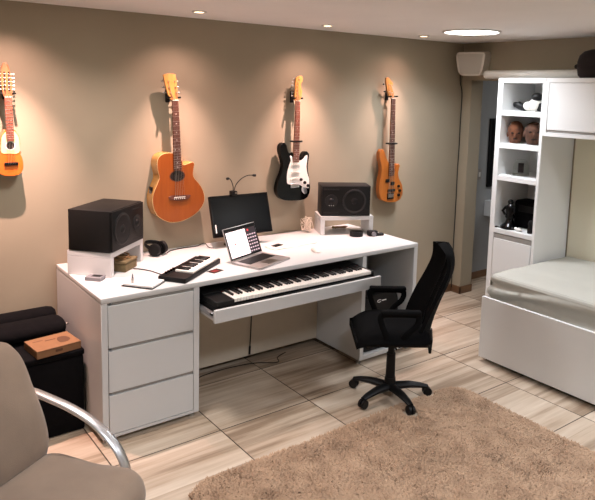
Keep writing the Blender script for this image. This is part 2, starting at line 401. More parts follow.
obj('body', B().prism(cr([(-.15, .003), (-.13, 0), (.14, 0), (.16, .003), (.178, .03), (.185, .12), (.17, .20), (.12, .225), (-.10, .225), (-.165, .20), (-.18, .10), (-.172, .03)], 5), -.10, .14, .003), m_black, dv)
obj('logo', B().tube(cr([(-.012+.02*cos(a), -.1005, .178+.009*sin(a)) for a in (.7, 1.6, 2.6, 3.6, 4.7, 5.5)], 4, False), .0025, 6).box((.012, -.102, .174), (.058, -.0995, .182), .001), m_paper, dv)

# ------------------------------------------------------------------ studio monitors on risers
def riser(x, y, yaw, w, d, h, label):
    t = thing('speaker_riser', label, 'speaker stand', (x, y, H+.0005), R(yaw)); t['group'] = 'white speaker risers on the desk'
    obj('top_board', B().box((0, 0, h-.032), (w, d, h), .002), m_white, t)
    obj('leg_panel', B().box((0, 0, 0), (.034, d, h-.0325), .002), m_white, t)
    obj('leg_panel', B().box((w-.034, 0, 0), (w, d, h-.0325), .002), m_white, t)
    return t
def monitor_speaker(x, y, z, yaw, w, d, h, label, flip):
    t = thing('studio_speaker', label, 'speaker', (x, y, z), R(yaw)); t['group'] = 'black studio speakers lying on their sides'
    obj('cabinet', B().box((0, .012, 0), (w, d, h), .004, 2), m_vinyl, t)
    obj('baffle', B().box((.004, 0, .004), (w-.004, .0125, h-.004), .003, 2), m_baffle, t)
    wx, tx = (.31*w, .78*w) if not flip else (.67*w, .20*w)
    fwd = lambda cx, cz: M.Translation((cx, 0, cz)) @ M.Rotation(R(90), 4, 'X')
    rw = h*.40
    obj('woofer_surround', B().lathe([(rw, -.001), (rw, .004), (rw*.93, .007), (rw*.84, .004), (rw*.80, .001)], fwd(wx, h*.5), 40), m_conedk, t)
    wc = B().lathe([(rw*.82, .0035), (rw*.5, .0015), (rw*.26, .0012), (rw*.25, .006), (rw*.12, .012), (0, .013)], fwd(wx, h*.5), 40)
    obj('woofer_cone', wc, m_cone, t)
    obj('tweeter_plate', B().lathe([(h*.215, -.001), (h*.215, .003), (h*.20, .004), (h*.12, .0015), (h*.10, .0012)], fwd(tx, h*.5), 32), m_conedk, t)
    obj('tweeter_dome', B().lathe([(h*.10, .001), (h*.08, .008), (h*.04, .012), (0, .013)], fwd(tx, h*.5), 24), m_cone, t)
    obj('port_slot', B().box((tx-.06, -.0012, h*.86), (tx+.06, .0005, h*.90), .0003).box((tx-.06, -.0012, h*.10), (tx+.06, .0005, h*.14), .0003), m_conedk, t)
    if flip:
        for q in range(3): obj('indicator_light', B().cyl((tx-.016+.016*q, -.0035, h*.355), (tx-.016+.016*q, 0, h*.355), .004, seg=12), m_steel, t)
    return t
riser(.180, -.470, 41, .412, .285, .147, 'white riser under the left speaker at the left end of the desk')
monitor_speaker(.182, -.483, H+.15, 40, .394, .284, .245, 'large black speaker on the white riser at the left end of the desk', False)
riser(1.935, -.226, -26, .424, .225, .148, 'white riser under the right speaker, below the two hanging electric guitars')
monitor_speaker(1.943, -.218, H+.149, -30, .389, .20, .238, 'black speaker on the white riser between the black electric guitar and the bass', True)

# ------------------------------------------------------------------ desktop display with clip lamp
mo = thing('computer_monitor', 'dark switched-off flat monitor standing on the desk behind the laptop', 'monitor', (1.018, -.196, H+.0005), R(-2.57))
tl = M.Translation((0, 0, .082)) @ M.Rotation(R(-18), 4, 'X')
w_, h_ = .473, .292
obj('housing', B().box((0, .002, 0), (w_, .03, h_), .005, 2, tl), m_black, mo)
obj('bezel', B().box((0, -.002, 0), (w_, .002, .018), .001, 1, tl).box((0, -.002, h_-.012), (w_, .002, h_), .001, 1, tl).box((0, -.002, .0185), (.012, .002, h_-.0125), .001, 1, tl).box((w_-.012, -.002, .0185), (w_, .002, h_-.0125), .001, 1, tl), m_blackg, mo)
obj('screen', B().box((.0125, -.0005, .019), (w_-.0125, .0015, h_-.013), 0, 1, tl), m_screen, mo)
obj('sticker', B().box((.016, -.0015, .03), (.024, -.0006, .09), 0, 1, tl), m_paper, mo)
obj('stand_neck', B().box((w_/2-.035, .075, .006), (w_/2+.035, .095, .16), .004), m_black, mo)
obj('stand_base', B().prism([(w_/2+.12*cos(a*pi/16), .08+.07*sin(a*pi/16)) for a in range(32)], -.006, 0, .002, 1, M.Rotation(R(-90), 4, 'X')), m_black, mo)

cl = thing('clip_lamp', 'small black clip lamp with two gooseneck arms on top of the monitor', 'lamp', (1.213, -.118, 1.178))
obj('clip', B().box((-.022, -.018, .008), (.022, .026, .042), .005, 2), m_black, cl)
obj('switch', B().cyl((.006, -.024, .028), (.006, -.018, .028), .006, seg=12), m_steel, cl)
a1 = cr([(-.004, 0, .04), (-.006, -.002, .075), (-.022, -.004, .115), (-.040, -.006, .135)], 6, False)
a2 = cr([(.004, 0, .04), (.018, -.002, .085), (.06, -.004, .125), (.11, -.006, .146), (.15, -.008, .147)], 6, False)
for a_, e in ((a1, V((-.022, 0, -.002))), (a2, V((.030, 0, -.004)))):
    g = obj('gooseneck_arm', B().tube(a_, .0032), m_black, cl)
    p = V(a_[-1]); obj('lamp_head', B().tube([p, p+e*.4, p+e], [.004, .010, .009], 12), m_black, g)

# ------------------------------------------------------------------ laptop
lp = thing('laptop', 'open silver laptop with a lit white screen in front of the monitor', 'laptop', (.926, -.585, H+.0005), R(20.8))
lw, ld, lh = .337, .226, .215
obj('base', B().box((0, -ld, 0), (lw, 0, .014), .004, 2), m_alu, lp)
kb = B().box((.03, -.125, .0135), (lw-.03, -.02, .0146), 0)
obj('keyboard', kb, m_black, lp)
obj('trackpad', B().box((.11, -.212, .0138), (.227, -.135, .0145), .0005), m_steel, lp)
lt = M.Translation((0, .002, .014)) @ M.Rotation(R(-21), 4, 'X')
lid = obj('lid', B().box((0, 0, 0), (lw, .007, lh), .003, 2, lt), m_alu, lp)
sc = obj('screen', B().box((.004, -.0012, .008), (lw-.004, .0, lh-.004), 0, 1, lt), m_blackg, lp)
obj('white_page', B().box((.014, -.0018, .018), (.215, -.0013, lh-.028), 0, 1, lt), m_scrw, sc)
obj('dark_pane', B().box((.2155, -.0018, .018), (lw-.014, -.0013, lh-.028), 0, 1, lt), m_scrd, sc)
obj('red_mark', B().box((.075, -.0024, .095), (.088, -.0019, .108), 0, 1, lt), m_scrr, sc)
obj('red_mark', B().box((.235, -.0024, lh-.050), (.25, -.0019, lh-.036), 0, 1, lt), m_scrr, sc)
for r in range(6):
    for c in range(4):
        obj('tile', B().box((.224+c*.025, -.0024, .026+r*.022), (.240+c*.025, -.0019, .034+r*.022), 0, 1, lt), m_scrp, sc)

# ------------------------------------------------------------------ midi keyboard
mk = thing('midi_keyboard', 'small black keyboard controller on the desk between notebook and laptop', 'keyboard', (.492, -.800, H+.0005), R(36))
ml, md = .485, .178
obj('body', B().box((0, 0, 0), (ml, md, .030), .006, 2), m_black, mk)
obj('control_panel', B().box((.02, .130, .0300), (ml-.02, md-.008, .0325), .001), m_baffle, mk)
for i in range(4): obj('knob', B().cyl((.05+i*.03, .152, .0325), (.05+i*.03, .152, .043), .009, seg=16), m_blackg, mk)
kw2 = (ml-.125)/15
w0 = obj('white_key', B().box((0, 0, 0), (kw2-.0015, .118, .014), .0015), m_ivory, mk, loc=(.115, .008, .026))
for i in range(1, 15):
    c = w0.copy(); COL.objects.link(c); c.parent = mk; c.location.x = .115+i*kw2
b1 = None
for i in range(14):
    if i % 7 in (2, 6): continue
    if b1 is None:
        b1 = obj('black_key', B().box((-.006, 0, 0), (.006, .078, .010), .002), m_ebony, mk, loc=(.115+(i+1)*kw2, .048, .0402)); continue
    c = b1.copy(); COL.objects.link(c); c.parent = mk; c.location.x = .115+(i+1)*kw2

# ------------------------------------------------------------------ small things on the desk
nb = thing('notebook', 'white notebook with a dark cover beneath, near the front left of the desk', 'notebook', (.172, -.646, H+.0005), R(-52))
obj('cover', B().box((-.002, -.002, 0), (.194, .154, .003), .001), m_black, nb)
obj('page_block', B().box((.012, .008, .0032), (.190, .150, .016), .002), m_paper, nb)
st = thing('pen_stub', 'small upright grey metal tube in front of the notebook', 'stylus', (.232, -.664, H+.0005))
obj('barrel', B().cyl((0, 0, 0), (0, 0, .042), .010, .009, 16), m_steel, st)
obj('tip', B().cyl((0, 0, .0422), (0, 0, .068), .006, .0015, 12), m_greybox, st)
gb = thing('grey_box', 'small flat grey metal box beside the left riser', 'box', (.035, -.435, H+.0005), R(-47))
obj('body', B().box((0, 0, 0), (.098, .066, .022), .002), m_greybox, gb)
obj('top_print', B().box((.03, .02, .0221), (.085, .058, .0226), 0), m_black, gb)
hp = thing('headphones', 'black over-ear headphones lying behind the left riser on the desk', 'headphones', (.63, -.125, H+.0005), R(24))
for s, z in ((-1, .042), (1, .048)):
    e = obj('ear_cup', B().lathe([(.028, -.02), (.041, -.016), (.043, .0), (.040, .014), (.030, .018)], M.Translation((s*.040, -.004, z)) @ M.Rotation(R(78*s), 4, 'Y') @ M.Rotation(R(12), 4, 'X')), m_vinyl, hp)
    obj('ear_cushion', B().lathe([(.042, 0), (.044, .008), (.036, .016), (.024, .014), (.022, 0)], M.Translation((s*.022, -.004, z)) @ M.Rotation(R(-90*s), 4, 'Y')), m_fabric, e)
band = [(-.052, .0, .05), (-.058, .045, .062), (-.035, .088, .070), (0, .100, .072), (.035, .088, .070), (.058, .045, .064), (.052, .0, .055)]
obj('headband', B().tube(cr(band, 6, False), .009, 10, None, (1.5, .5), (0, 0, 1)), m_black, hp)
ms = thing('computer_mouse', 'white low computer mouse near the front edge of the desk', 'mouse', (1.60, -.60, H+.0005), R(-15))
obj('shell', B().grid(lambda u, v: V(((u-.5)*.058*(1-.35*abs(2*v-1)**3), (v-.5)*.112*(1-.12*abs(2*u-1)**3), .004+.024*(1-(2*u-1)**2)**.5*(1-(2*v-1)**2)**.45)), 16, 16, None), m_guard, ms)
obj('base', B().prism([(.026*cos(a)*abs(cos(a))**-.4 if abs(cos(a))>1e-6 else 0, .050*sin(a)*(abs(sin(a))**-.3 if abs(sin(a))>1e-6 else 0)) for a in [i*pi/16 for i in range(32)]], -.005, 0, 0, 1, M.Rotation(R(-90), 4, 'X')), m_guard, ms)
wk = thing('wireless_keyboard', 'thin white wireless keyboard lying flat between laptop and right speaker', 'keyboard', (1.36, -.435, H+.0005), R(3))
obj('plate', B().box((0, 0, 0), (.40, .118, .007), .002), m_guard, wk)
kk = B()
for r in range(5):
    for c in range(14): kk.box((.008+c*.0276, .008+r*.0212, .0068), (.033+c*.0276, .0262+r*.0212, .0086), .0006)
obj('keys', kk, m_guard, wk)
tag(obj('phone', B().prism(cr([(-.034, -.06), (.034, -.06), (.034, .06), (-.034, .06)], 1), -.008, 0, .003, 2, M.Translation((1.44, -.352, H+.0078)) @ M.Rotation(R(-72), 4, 'Z') @ M.Diagonal((.7, .7, .7, 1)) @ M.Rotation(R(-90), 4, 'X')), m_black), 'small dark phone lying on the left end of the white wireless keyboard', 'phone')
cd = thing('card', 'small dark red-brown card lying in front of the laptop', 'card', (.765, -.66, H+.0005), R(20))
obj('sheet', B().box((-.045, -.03, 0), (.045, .03, .002), .0005), m_black, cd)
obj('print', B().box((-.03, -.02, .0021), (.02, .018, .0026), 0), m_red, cd)
# clutter in the left riser
ob = thing('olive_box', 'small olive-brown box in the opening of the left riser', 'box', (.30, -.30, H+.0005), R(41))
obj('body', B().box((-.075, -.075, 0), (.075, .06, .05), .004), m_olive, ob)
obj('lid', B().box((-.078, -.078, .0502), (.078, .063, .066), .004), m_olive, ob)
pts = [(.30+.07*cos(i*1.9)*(.6+.4*sin(i*.7)), -.30+.06*sin(i*1.9), H+.07+.013*((i*7) % 3)) for i in range(16)]
tag(obj('cable_coil', B().tube(cr(pts, 6, False), .0035), m_cablebr), 'brown coiled cable on top of the olive box in the left riser', 'cable')
tag(obj('controller_cable', B().tube(cr([(.36, -.36, H+.005), (.40, -.40, H+.004), (.43, -.46, H+.004), (.445, -.53, H+.004), (.453, -.57, H+.004), (.452, -.60, H+.004)], 6, False), .003), m_cable), 'thin black cable running from the left riser to the black keyboard controller', 'cable')
tag(obj('headphone_cable', B().tube(cr([(.70, -.11, H+.004), (.76, -.07, H+.004), (.86, -.05, H+.004), (.95, -.055, H+.004), (.985, -.07, H+.02), (1.0, -.09, H+.024), (1.01, -.13, H+.004), (1.03, -.16, H+.004)], 6, False), .003), m_cable), 'thin black cable along the wall between headphones and monitor', 'cable')
rnd = random.Random(4); pts = []
for i in range(60):
    a = rnd.uniform(0, 2*pi); q = rnd.uniform(.2, 1); z = rnd.uniform(.004, .12)
    pts.append((1.915+.058*q*cos(a)*(1-z*3), -.075+.05*q*sin(a), H+.004+z))
tag(obj('clear_cable_tangle', B().tube(cr(pts, 5, False), .0022, 6), m_cablew), 'tangle of pale clear cable between the right riser and the wall', 'cable')
pts = [(2.22+.09*cos(i*2.2)*(.7+.3*sin(i)), -.13+.05*sin(i*2.2), H+.006+.011*(i % 3)) for i in range(14)]
tag(obj('brown_cable', B().tube(cr(pts, 6, False), .005), m_cablebr), 'loose brown cable under the right riser', 'cable')
pk = thing('tape_roll', 'black round roll standing flat in front of the right riser', 'roll', (2.165, -.385, H+.0005))
obj('ring', B().lathe([(.030, 0), (.052, 0), (.052, .036), (.030, .036)]), m_black, pk)
obj('core', B().lathe([(.026, 0), (.0295, 0), (.0295, .036), (.026, .036)]), m_greybox, pk)
cm = thing('small_camera', 'small black and grey gadget near the right end of the desk', 'gadget', (2.285, -.45, H+.0005), R(-20))
obj('body', B().box((-.045, -.025, 0), (.03, .025, .042), .006, 2), m_black, cm)
obj('lens', B().cyl((-.008, -.042, .02), (-.008, -.025, .02), .017), m_greybox, cm)
obj('foot', B().box((.03, -.02, 0), (.085, .02, .02), .005), m_black, cm)

# ------------------------------------------------------------------ guitars on the wall
def neck(parent, nut, nw, end, ew, y, m_board, m_back, nfr, dots=True, heel=None):
    """nut, end = (x,z) centres in the guitar's frame; y = front face of the fretboard"""
    n, e = V((nut[0], 0, nut[1])), V((end[0], 0, end[1])); ax = (e-n).normalized(); sd = V((ax.z, 0, -ax.x))
    if sd.x < 0: sd = -sd
    P = lambda t, s, w: (n+(e-n)*t+sd*s*w/2)
    q = lambda p: (p.x, p.z)
    obj('fretboard', B().prism([q(P(0, -1, nw)), q(P(0, 1, nw)), q(P(1, 1, ew)), q(P(1, -1, ew))], y, y+.006, .001, 1), m_board, parent)
    nb = B(); rings = []
    for i in range(9):
        t = i/8*.86; w = (nw+(ew-nw)*t)*.96; c = n+(e-n)*t; rr = []
        for k in range(9):
            a = pi*k/8; rr.append(nb.bm.verts.new(c+sd*(-cos(a)*w/2)+V((0, y+.0061+sin(a)*(.016+.004*t), 0))))
        rings.append(rr)
    for a, b in zip(rings, rings[1:]):
        for k in range(8): nb.bm.faces.new((a[k], a[k+1], b[k+1], b[k]))
        nb.bm.faces.new((a[0], b[0], b[8], a[8]))
    nb.bm.faces.new(rings[0]); nb.bm.faces.new(rings[-1][::-1])
    obj('neck', nb, m_back, parent)
    L = (e-n).length; scale = L/(1-2**(-nfr/12))
    for k in range(1, nfr+1):
        t = scale*(1-2**(-k/12))/L
        if t > .985: break
        w = nw+(ew-nw)*t
        obj('fret', B().tube([P(t, -1, w)+V((0, y-.0004, 0)), P(t, 1, w)+V((0, y-.0004, 0))], .0013, 6), m_steel, parent)
        if k in (3, 5, 7, 9, 12, 15, 17, 19):
            tm = scale*(1-2**(-(k-.5)/12))/L; c = P(tm, 0, w)
            for s in ((-.25, .25) if k == 12 else (0,)):
                if dots: obj('position_marker', B().cyl(c+sd*s*w+V((0, y-.0008, 0)), c+sd*s*w+V((0, y+.001, 0)), .0036, seg=12), m_dot, parent)
    obj('nut', B().prism([q(P(-.006, -1, nw)), q(P(-.006, 1, nw)), q(P(.004, 1, nw)), q(P(.004, -1, nw))], y-.002, y+.006, 0), m_ivory, parent)
    return P
def tuner(parent, post, y, side, m, l=.022):
    t = obj('tuning_peg', B().cyl((post[0], y-.006, post[1]), (post[0], y+.002, post[1]), .0042, seg=12), m_steel, parent)
    obj('peg_button', B().cyl((post[0], y+.022, post[1]), (post[0]+side*l, y+.022, post[1]), .0028, seg=8).ell((post[0]+side*(l+.006), y+.022, post[1]), (.009, .0045, .0075), seg=12).box((post[0]-.007, y+.015, post[1]-.007), (post[0]+.007, y+.029, post[1]+.007), .002), m, t)
def strings(parent, P, nw, y, bridge, bw, posts, gauge=.0009, m=None):
    N = len(posts)
    for i in range(N):
        s = -1+2*i/(N-1)
        a = P(0, s*.8, nw)+V((0, y-.003, 0)); b = V((bridge[0]+s*bw/2, y-.005, bridge[1])); c = V((posts[i][0], y-.0005, posts[i][1]))
        obj('string', B().tube([c, a, b], gauge*(1.3-.12*i), 5), m or m_steel, parent)
def bow(outline): return outline
def hanger(x, z, ynk, w, label):
    """wall plate, arm and two prongs around the neck"""
    t = thing('guitar_wall_hanger', label, 'guitar hanger', (x, 0, z)); t['group'] = 'black guitar hangers on the wall'
    obj('wall_plate', B().box((-.016, -.014, -.035), (.016, -.0005, .055), .004), m_black, t)
    obj('arm', B().cyl((0, -.014, 0), (0, ynk+.030, 0), .008), m_black, t)
    for s in (-1, 1):
        obj('prong', B().tube(cr([(0, ynk+.032, 0), (s*(w/2+.006), ynk+.030, -.001), (s*(w/2+.012), ynk+.010, 0), (s*(w/2+.012), ynk-.022, .002)], 6, False), .0062), m_black, t)
    return t

# amber acoustic guitar
YA = -.125
AC = [(.746,1.466),(.74,1.509),(.695,1.514),(.654,1.503),(.631,1.477),(.624,1.436),(.633,1.387),(.64,1.351),(.623,1.304),(.602,1.258),(.591,1.204),(.601,1.137),(.635,1.085),(.693,1.049),(.746,1.037),(.813,1.042),(.894,1.072),(.95,1.117),(.978,1.172),(.97,1.229),(.942,1.282),(.901,1.328),(.888,1.36),(.891,1.397),(.897,1.434),(.882,1.445),(.853,1.436),(.81,1.428),(.802,1.461)]
O = (.77, YA, 1.037)
ac = thing('acoustic_guitar', 'amber acoustic guitar with a cutaway hanging on the wall left of the monitor', 'guitar', O)
ac.location = (.780, -.104, 1.034)
ol = cr(rel(AC, O), 5)
obj('body', B().prism(ol, .0035, .100, .003), m_side, ac)
obj('soundboard', B().prism([(x*.988+.0, z*.988+.003) for x, z in ol], 0, .0034, .001, 1), m_spruce, ac)
obj('binding', B().prism(ol, .0012, .0048, .0008, 1), m_bind, ac)
obj('sound_hole', B().prism(circ((0, .318), .052, 32, .034), -.0006, .002, 0), m_hole, ac)
rz_ = B(); N = 40
ri = [[rz_.bm.verts.new((r*cos(2*pi*i/N), -.0005, .318+r*.66*sin(2*pi*i/N))) for i in range(N)] for r in (.0525, .058)]
for i in range(N): rz_.bm.faces.new((ri[0][i], ri[0][(i+1) % N], ri[1][(i+1) % N], ri[1][i]))
obj('rosette', rz_, m_rose, ac)
br = cr([(-.066, .172), (-.05, .187), (-.02, .188), (.02, .186), (.06, .184), (.095, .180), (.085, .163), (.06, .153), (.015, .150), (-.03, .154)], 4)
b_ = obj('bridge', B().prism(br, -.008, 0, .002), m_rose, ac)
obj('saddle', B().box((-.028, -.011, .170), (.055, -.0082, .176), .001), m_ivory, b_)
for i in range(6): obj('bridge_pin', B().cyl((-.026+i*.015, -.011, .163), (-.026+i*.015, -.0082, .163), .0034, seg=10), m_ivory, b_)
P = neck(ac, (-.019, .827), .044, (-.001, .361), .057, -.009, m_rose, m_side, 20)
HD = rel([(.72,1.864),(.712,1.88),(.698,1.904),(.68,1.972),(.667,2.028),(.707,2.039),(.754,2.034),(.76,1.994),(.767,1.915),(.771,1.864)], O)
obj('headstock', B().prism(HD, -.006, .010, .002), m_maple, ac)
posts = rel([(.701,1.987),(.747,1.988),(.706,1.948),(.751,1.949),(.715,1.912),(.758,1.913)], O)
for i, p_ in enumerate(posts): tuner(ac, p_, -.006, -1 if i % 2 == 0 else 1, m_steel, .026)
strings(ac, P, .044, -.009, (.014, .172), .066, [posts[0], posts[2], posts[4], posts[5], posts[3], posts[1]])
cp = obj('control_panel', B().box((-.005, -.024, -.045), (.005, .024, .045), .004, 2, M.Translation((-.166, .05, .205)) @ M.Rotation(R(-6), 4, 'Y')), m_black, ac)
for k in range(4): obj('slider', B().box((-.0085, -.016+k*.0095, -.02), (-.0052, -.011+k*.0095, .02), .001, 1, M.Translation((-.166, .05, .205)) @ M.Rotation(R(-6), 4, 'Y')), m_steel, cp)
obj('strap_button', B().cyl((.0, .05, -.012), (.0, .05, 0), .007), m_steel, ac)
hanger(.755, 1.878, -.104, .047, 'black hanger holding the head of the amber acoustic guitar')

# black electric guitar
YE = -.10
ST = [(1.743,1.473),(1.723,1.457),(1.694,1.464),(1.67,1.499),(1.657,1.539),(1.636,1.551),(1.609,1.543),(1.596,1.507),(1.604,1.462),(1.623,1.415),(1.631,1.369),(1.617,1.319),(1.589,1.264),(1.572,1.202),(1.584,1.155),(1.626,1.117),(1.704,1.101),(1.79,1.097),(1.862,1.101),(1.906,1.129),(1.919,1.182),(1.913,1.242),(1.897,1.302),(1.888,1.35),(1.894,1.408),(1.9,1.449),(1.887,1.473),(1.858,1.477),(1.84,1.458),(1.827,1.433),(1.809,1.426),(1.797,1.445)]
O = (1.77, YE, 1.097)
st = thing('electric_guitar', 'black electric guitar with a white pickguard hanging above the white keyboard', 'guitar', O)
st.location = (1.785, -.080, 1.0935)
obj('body', B().prism(cr([(.149-(.149-a)*.912, c) for a, c in rel(ST, O)], 5), 0, .044, .008, 3), m_blackg, st)
SG = rel([(1.716,1.449),(1.725,1.416),(1.711,1.377),(1.695,1.326),(1.692,1.268),(1.707,1.232),(1.808,1.221),(1.845,1.202),(1.897,1.186),(1.908,1.2),(1.908,1.254),(1.888,1.303),(1.877,1.356),(1.882,1.409),(1.884,1.445),(1.866,1.445),(1.838,1.417),(1.802,1.407),(1.774,1.402),(1.745,1.406),(1.735,1.444)], O)
obj('pickguard', B().prism(cr(SG, 4), -.0025, -.0002, .0008, 1), m_guard, st)
for (x, z, r) in ((1.770, 1.379, 2), (1.769, 1.318, 2), (1.763, 1.269, -6)):
    p_ = obj('pickup', B().box((-.041, -.0085, -.0095), (.041, -.0026, .0095), .004, 2, M.Translation((x-O[0], 0, z-O[2])) @ M.Rotation(R(r), 4, 'Y')), m_ivory, st)
    for k in range(6): obj('pole_piece', B().cyl((-.026+k*.0104, -.0092, 0), (-.026+k*.0104, -.0086, 0), .0025, seg=8, mtx=M.Translation((x-O[0], 0, z-O[2])) @ M.Rotation(R(r), 4, 'Y')), m_steel, p_)
for (x, z) in ((1.824, 1.260), (1.861, 1.234), (1.894, 1.208)):
    obj('knob', B().lathe([(.012, 0), (.011, .012), (.008, .013)], M.Translation((x-O[0], -.0026, z-O[2])) @ M.Rotation(R(90), 4, 'X'), 20), m_black, st)
bg = obj('bridge', B().box((-.043, -.010, .104), (.036, -.0028, .136), .002), m_chrome, st)
for k in range(6): obj('bridge_saddle', B().box((-.038+k*.0118, -.014, .112), (-.0285+k*.0118, -.0102, .132), .001), m_steel, bg)
obj('jack_plate', B().ell((.093, -.001, .075), (.022, .004, .034), M.Translation((.093, 0, .075)) @ M.Rotation(R(-40), 4, 'Y') @ M.Translation((-.093, 0, -.075)), 20), m_chrome, st)
P = neck(st, (.006, .771), .041, (.001, .303), .055, -.010, m_rosel, m_maple, 21)
HD = rel([(1.755,1.87),(1.747,1.903),(1.755,1.954),(1.751,2.01),(1.764,2.044),(1.795,2.058),(1.82,2.048),(1.817,2.017),(1.801,1.994),(1.809,1.966),(1.82,1.938),(1.809,1.904),(1.8,1.87)], O)
obj('headstock', B().prism(cr(HD, 3), -.003, .012, .002), m_maple, st)
posts = rel([(1.766,1.905),(1.767,1.930),(1.766,1.957),(1.766,1.984),(1.772,2.010),(1.784,2.033)], O)
for p_ in posts: tuner(st, p_, -.003, -1, m_steel, .024)
strings(st, P, .041, -.010, (-.004, .122), .060, posts)
hanger(1.791, 1.884, -.08, .044, 'black hanger holding the head of the black electric guitar')
def capo(x, z, y, w, label):
    t = thing('neck_clamp', label, 'clamp', (x, y, z))
    obj('bar', B().box((-w/2, -.016, -.007), (w/2, -.006, .007), .003, 2), m_black, t)
    obj('lower_jaw', B().box((-w/2+.01, .026, -.006), (w/2-.01, .034, .006), .003, 2), m_black, t)
    obj('hinge', B().box((-w/2-.004, -.015, -.006), (-w/2+.005, .033, .006), .002), m_black, t)
capo(1.789, 1.556, -.090, .085, 'black clamp across the neck of the black electric guitar')

# amber bass guitar
BA = [(2.772,1.34),(2.755,1.338),(2.726,1.372),(2.697,1.418),(2.677,1.458),(2.65,1.461),(2.629,1.44),(2.628,1.396),(2.648,1.344),(2.66,1.292),(2.654,1.24),(2.64,1.177),(2.64,1.099),(2.665,1.038),(2.72,1.008),(2.802,.994),(2.893,.999),(2.947,1.028),(2.957,1.081),(2.94,1.143),(2.899,1.199),(2.884,1.246),(2.894,1.292),(2.905,1.32),(2.873,1.33),(2.853,1.301),(2.84,1.271),(2.83,1.253)]
O = (2.80, YE, .994)
ba = thing('bass_guitar', 'amber wooden bass guitar hanging right of the right speaker', 'guitar', O)
ba.location = (2.819, -.080, .9905)
obj('body', B().prism(cr([(.157-(.157-a)*.90, c) for a, c in rel(BA, O)], 5), 0, .042, .009, 3), m_bass, ba)
for (x, z, w, h) in ((2.763, 1.188, .050, .030), (2.823, 1.160, .050, .030), (2.812, 1.100, .092, .024)):
    obj('pickup', B().box((x-O[0]-w/2, -.008, z-O[2]-h/2), (x-O[0]+w/2, -.0002, z-O[2]+h/2), .004, 2), m_black, ba)
bg = obj('bridge', B().box((-.035, -.010, .030), (.040, -.0002, .082), .002), m_black, ba)
for k in range(4): obj('bridge_saddle', B().box((-.028+k*.016, -.014, .045), (-.017+k*.016, -.0102, .075), .001), m_steel, bg)
for (x, z) in ((2.898, 1.132), (2.915, 1.091), (2.903, 1.052)):
    obj('knob', B().lathe([(.012, 0), (.011, .014), (.008, .015)], M.Translation((x-O[0], -.0005, z-O[2])) @ M.Rotation(R(90), 4, 'X'), 20), m_black, ba)
P = neck(ba, (-.014, .904), .045, (.001, .235), .064, -.010, m_rose, m_maple, 22)
HD = rel([(2.764,1.898),(2.733,1.923),(2.714,1.968),(2.697,2.026),(2.695,2.07),(2.719,2.075),(2.754,2.045),(2.779,2.028),(2.773,2.004),(2.762,1.986),(2.783,1.969),(2.792,1.952),(2.794,1.916),(2.807,1.898)], O)
obj('headstock', B().prism(HD, -.003, .013, .002), m_maple, ba)
posts = rel([(2.724,2.016),(2.738,1.954),(2.770,1.946),(2.752,2.010)], O)
for i, p_ in enumerate(posts): tuner(ba, p_, -.003, -1 if i < 2 else 1, m_black, .030)
strings(ba, P, .045, -.010, (.004, .058), .060, [posts[0], posts[1], posts[2], posts[3]], .0013)
hanger(2.805, 1.911, -.08, .048, 'black hanger holding the head of the bass guitar')
capo(2.814, 1.508, -.090, .095, 'black clamp across the neck of the bass guitar')

# small ten-string guitar at the left edge
UK = [(-.284,1.685),(-.298,1.668),(-.314,1.642),(-.32,1.6),(-.317,1.557),(-.334,1.523),(-.342,1.481),(-.337,1.446),(-.314,1.423),(-.272,1.414),(-.23,1.418),(-.204,1.438),(-.197,1.473),(-.202,1.517),(-.217,1.553),(-.212,1.596),(-.215,1.64),(-.229,1.666),(-.241,1.684)]
O = (-.270, YE, 1.414)
uk = thing('charango', 'small orange and ivory ten-string guitar hanging at the left edge of the wall', 'guitar', O)
uk.location = (-.266, -.080, 1.412)
ol = cr(rel(UK, O), 5)
obj('body', B().prism(ol, .0032, .070, .010, 3), m_ukebr, uk)
obj('soundboard', B().prism([(x*.985, z*.985+.002) for x, z in ol], 0, .0031, .001, 1), m_uke, uk)
UG = rel([(-.281,1.676),(-.296,1.663),(-.31,1.641),(-.316,1.6),(-.314,1.552),(-.268,1.546),(-.221,1.548),(-.216,1.597),(-.219,1.638),(-.232,1.662),(-.245,1.675)], O)
obj('ivory_plate', B().prism(cr(UG, 3), -.002, -.0002, .0006, 1), m_bind, uk)
obj('sound_hole', B().prism(circ((.004, .178), .022), -.0030, -.0021, 0), m_hole, uk)
rz_ = B(); N = 32
ri = [[rz_.bm.verts.new((.004+r*cos(2*pi*i/N), -.0032, .178+r*sin(2*pi*i/N))) for i in range(N)] for r in (.0222, .027)]
for i in range(N): rz_.bm.faces.new((ri[0][i], ri[0][(i+1) % N], ri[1][(i+1) % N], ri[1][i]))
obj('rosette', rz_, m_guard, uk)
obj('bridge', B().box((-.032, -.009, .063), (.044, -.0002, .081), .003, 2), m_black, uk)
P = neck(uk, (0, .457), .041, (.005, .206), .042, -.010, m_rosel, m_ukebr, 14, False)
HDk = rel([(-.291,1.872),(-.296,1.886),(-.302,1.936),(-.304,1.987),(-.3,2.038),(-.288,2.064),(-.274,2.066),(-.261,2.045),(-.254,2.011),(-.247,1.96),(-.247,1.901),(-.248,1.873)], O)
obj('headstock', B().prism(HDk, -.004, .012, .002), m_ukebr, uk)
for s in (-1, 1):
    obj('head_slot', B().box((s*.012-.004, -.0048, .49), (s*.012+.004, -.0042, .60), .001, 1, M.Translation((-.004, 0, 0))), m_hole, uk)
    for k in range(5):
        t_ = obj('tuning_peg', B().cyl((s*.012-.006-.004, -.006, .50+k*.0215), (s*.012+.006-.004, -.006, .50+k*.0215), .003, seg=10), m_steel, uk)
        obj('peg_button', B().cyl((s*.018-.004, .004, .50+k*.0215), (s*.037-.004, .004, .50+k*.0215), .002, seg=8).ell((s*.040-.004, .004, .50+k*.0215), (.005, .004, .006), seg=10), m_ivory, t_)
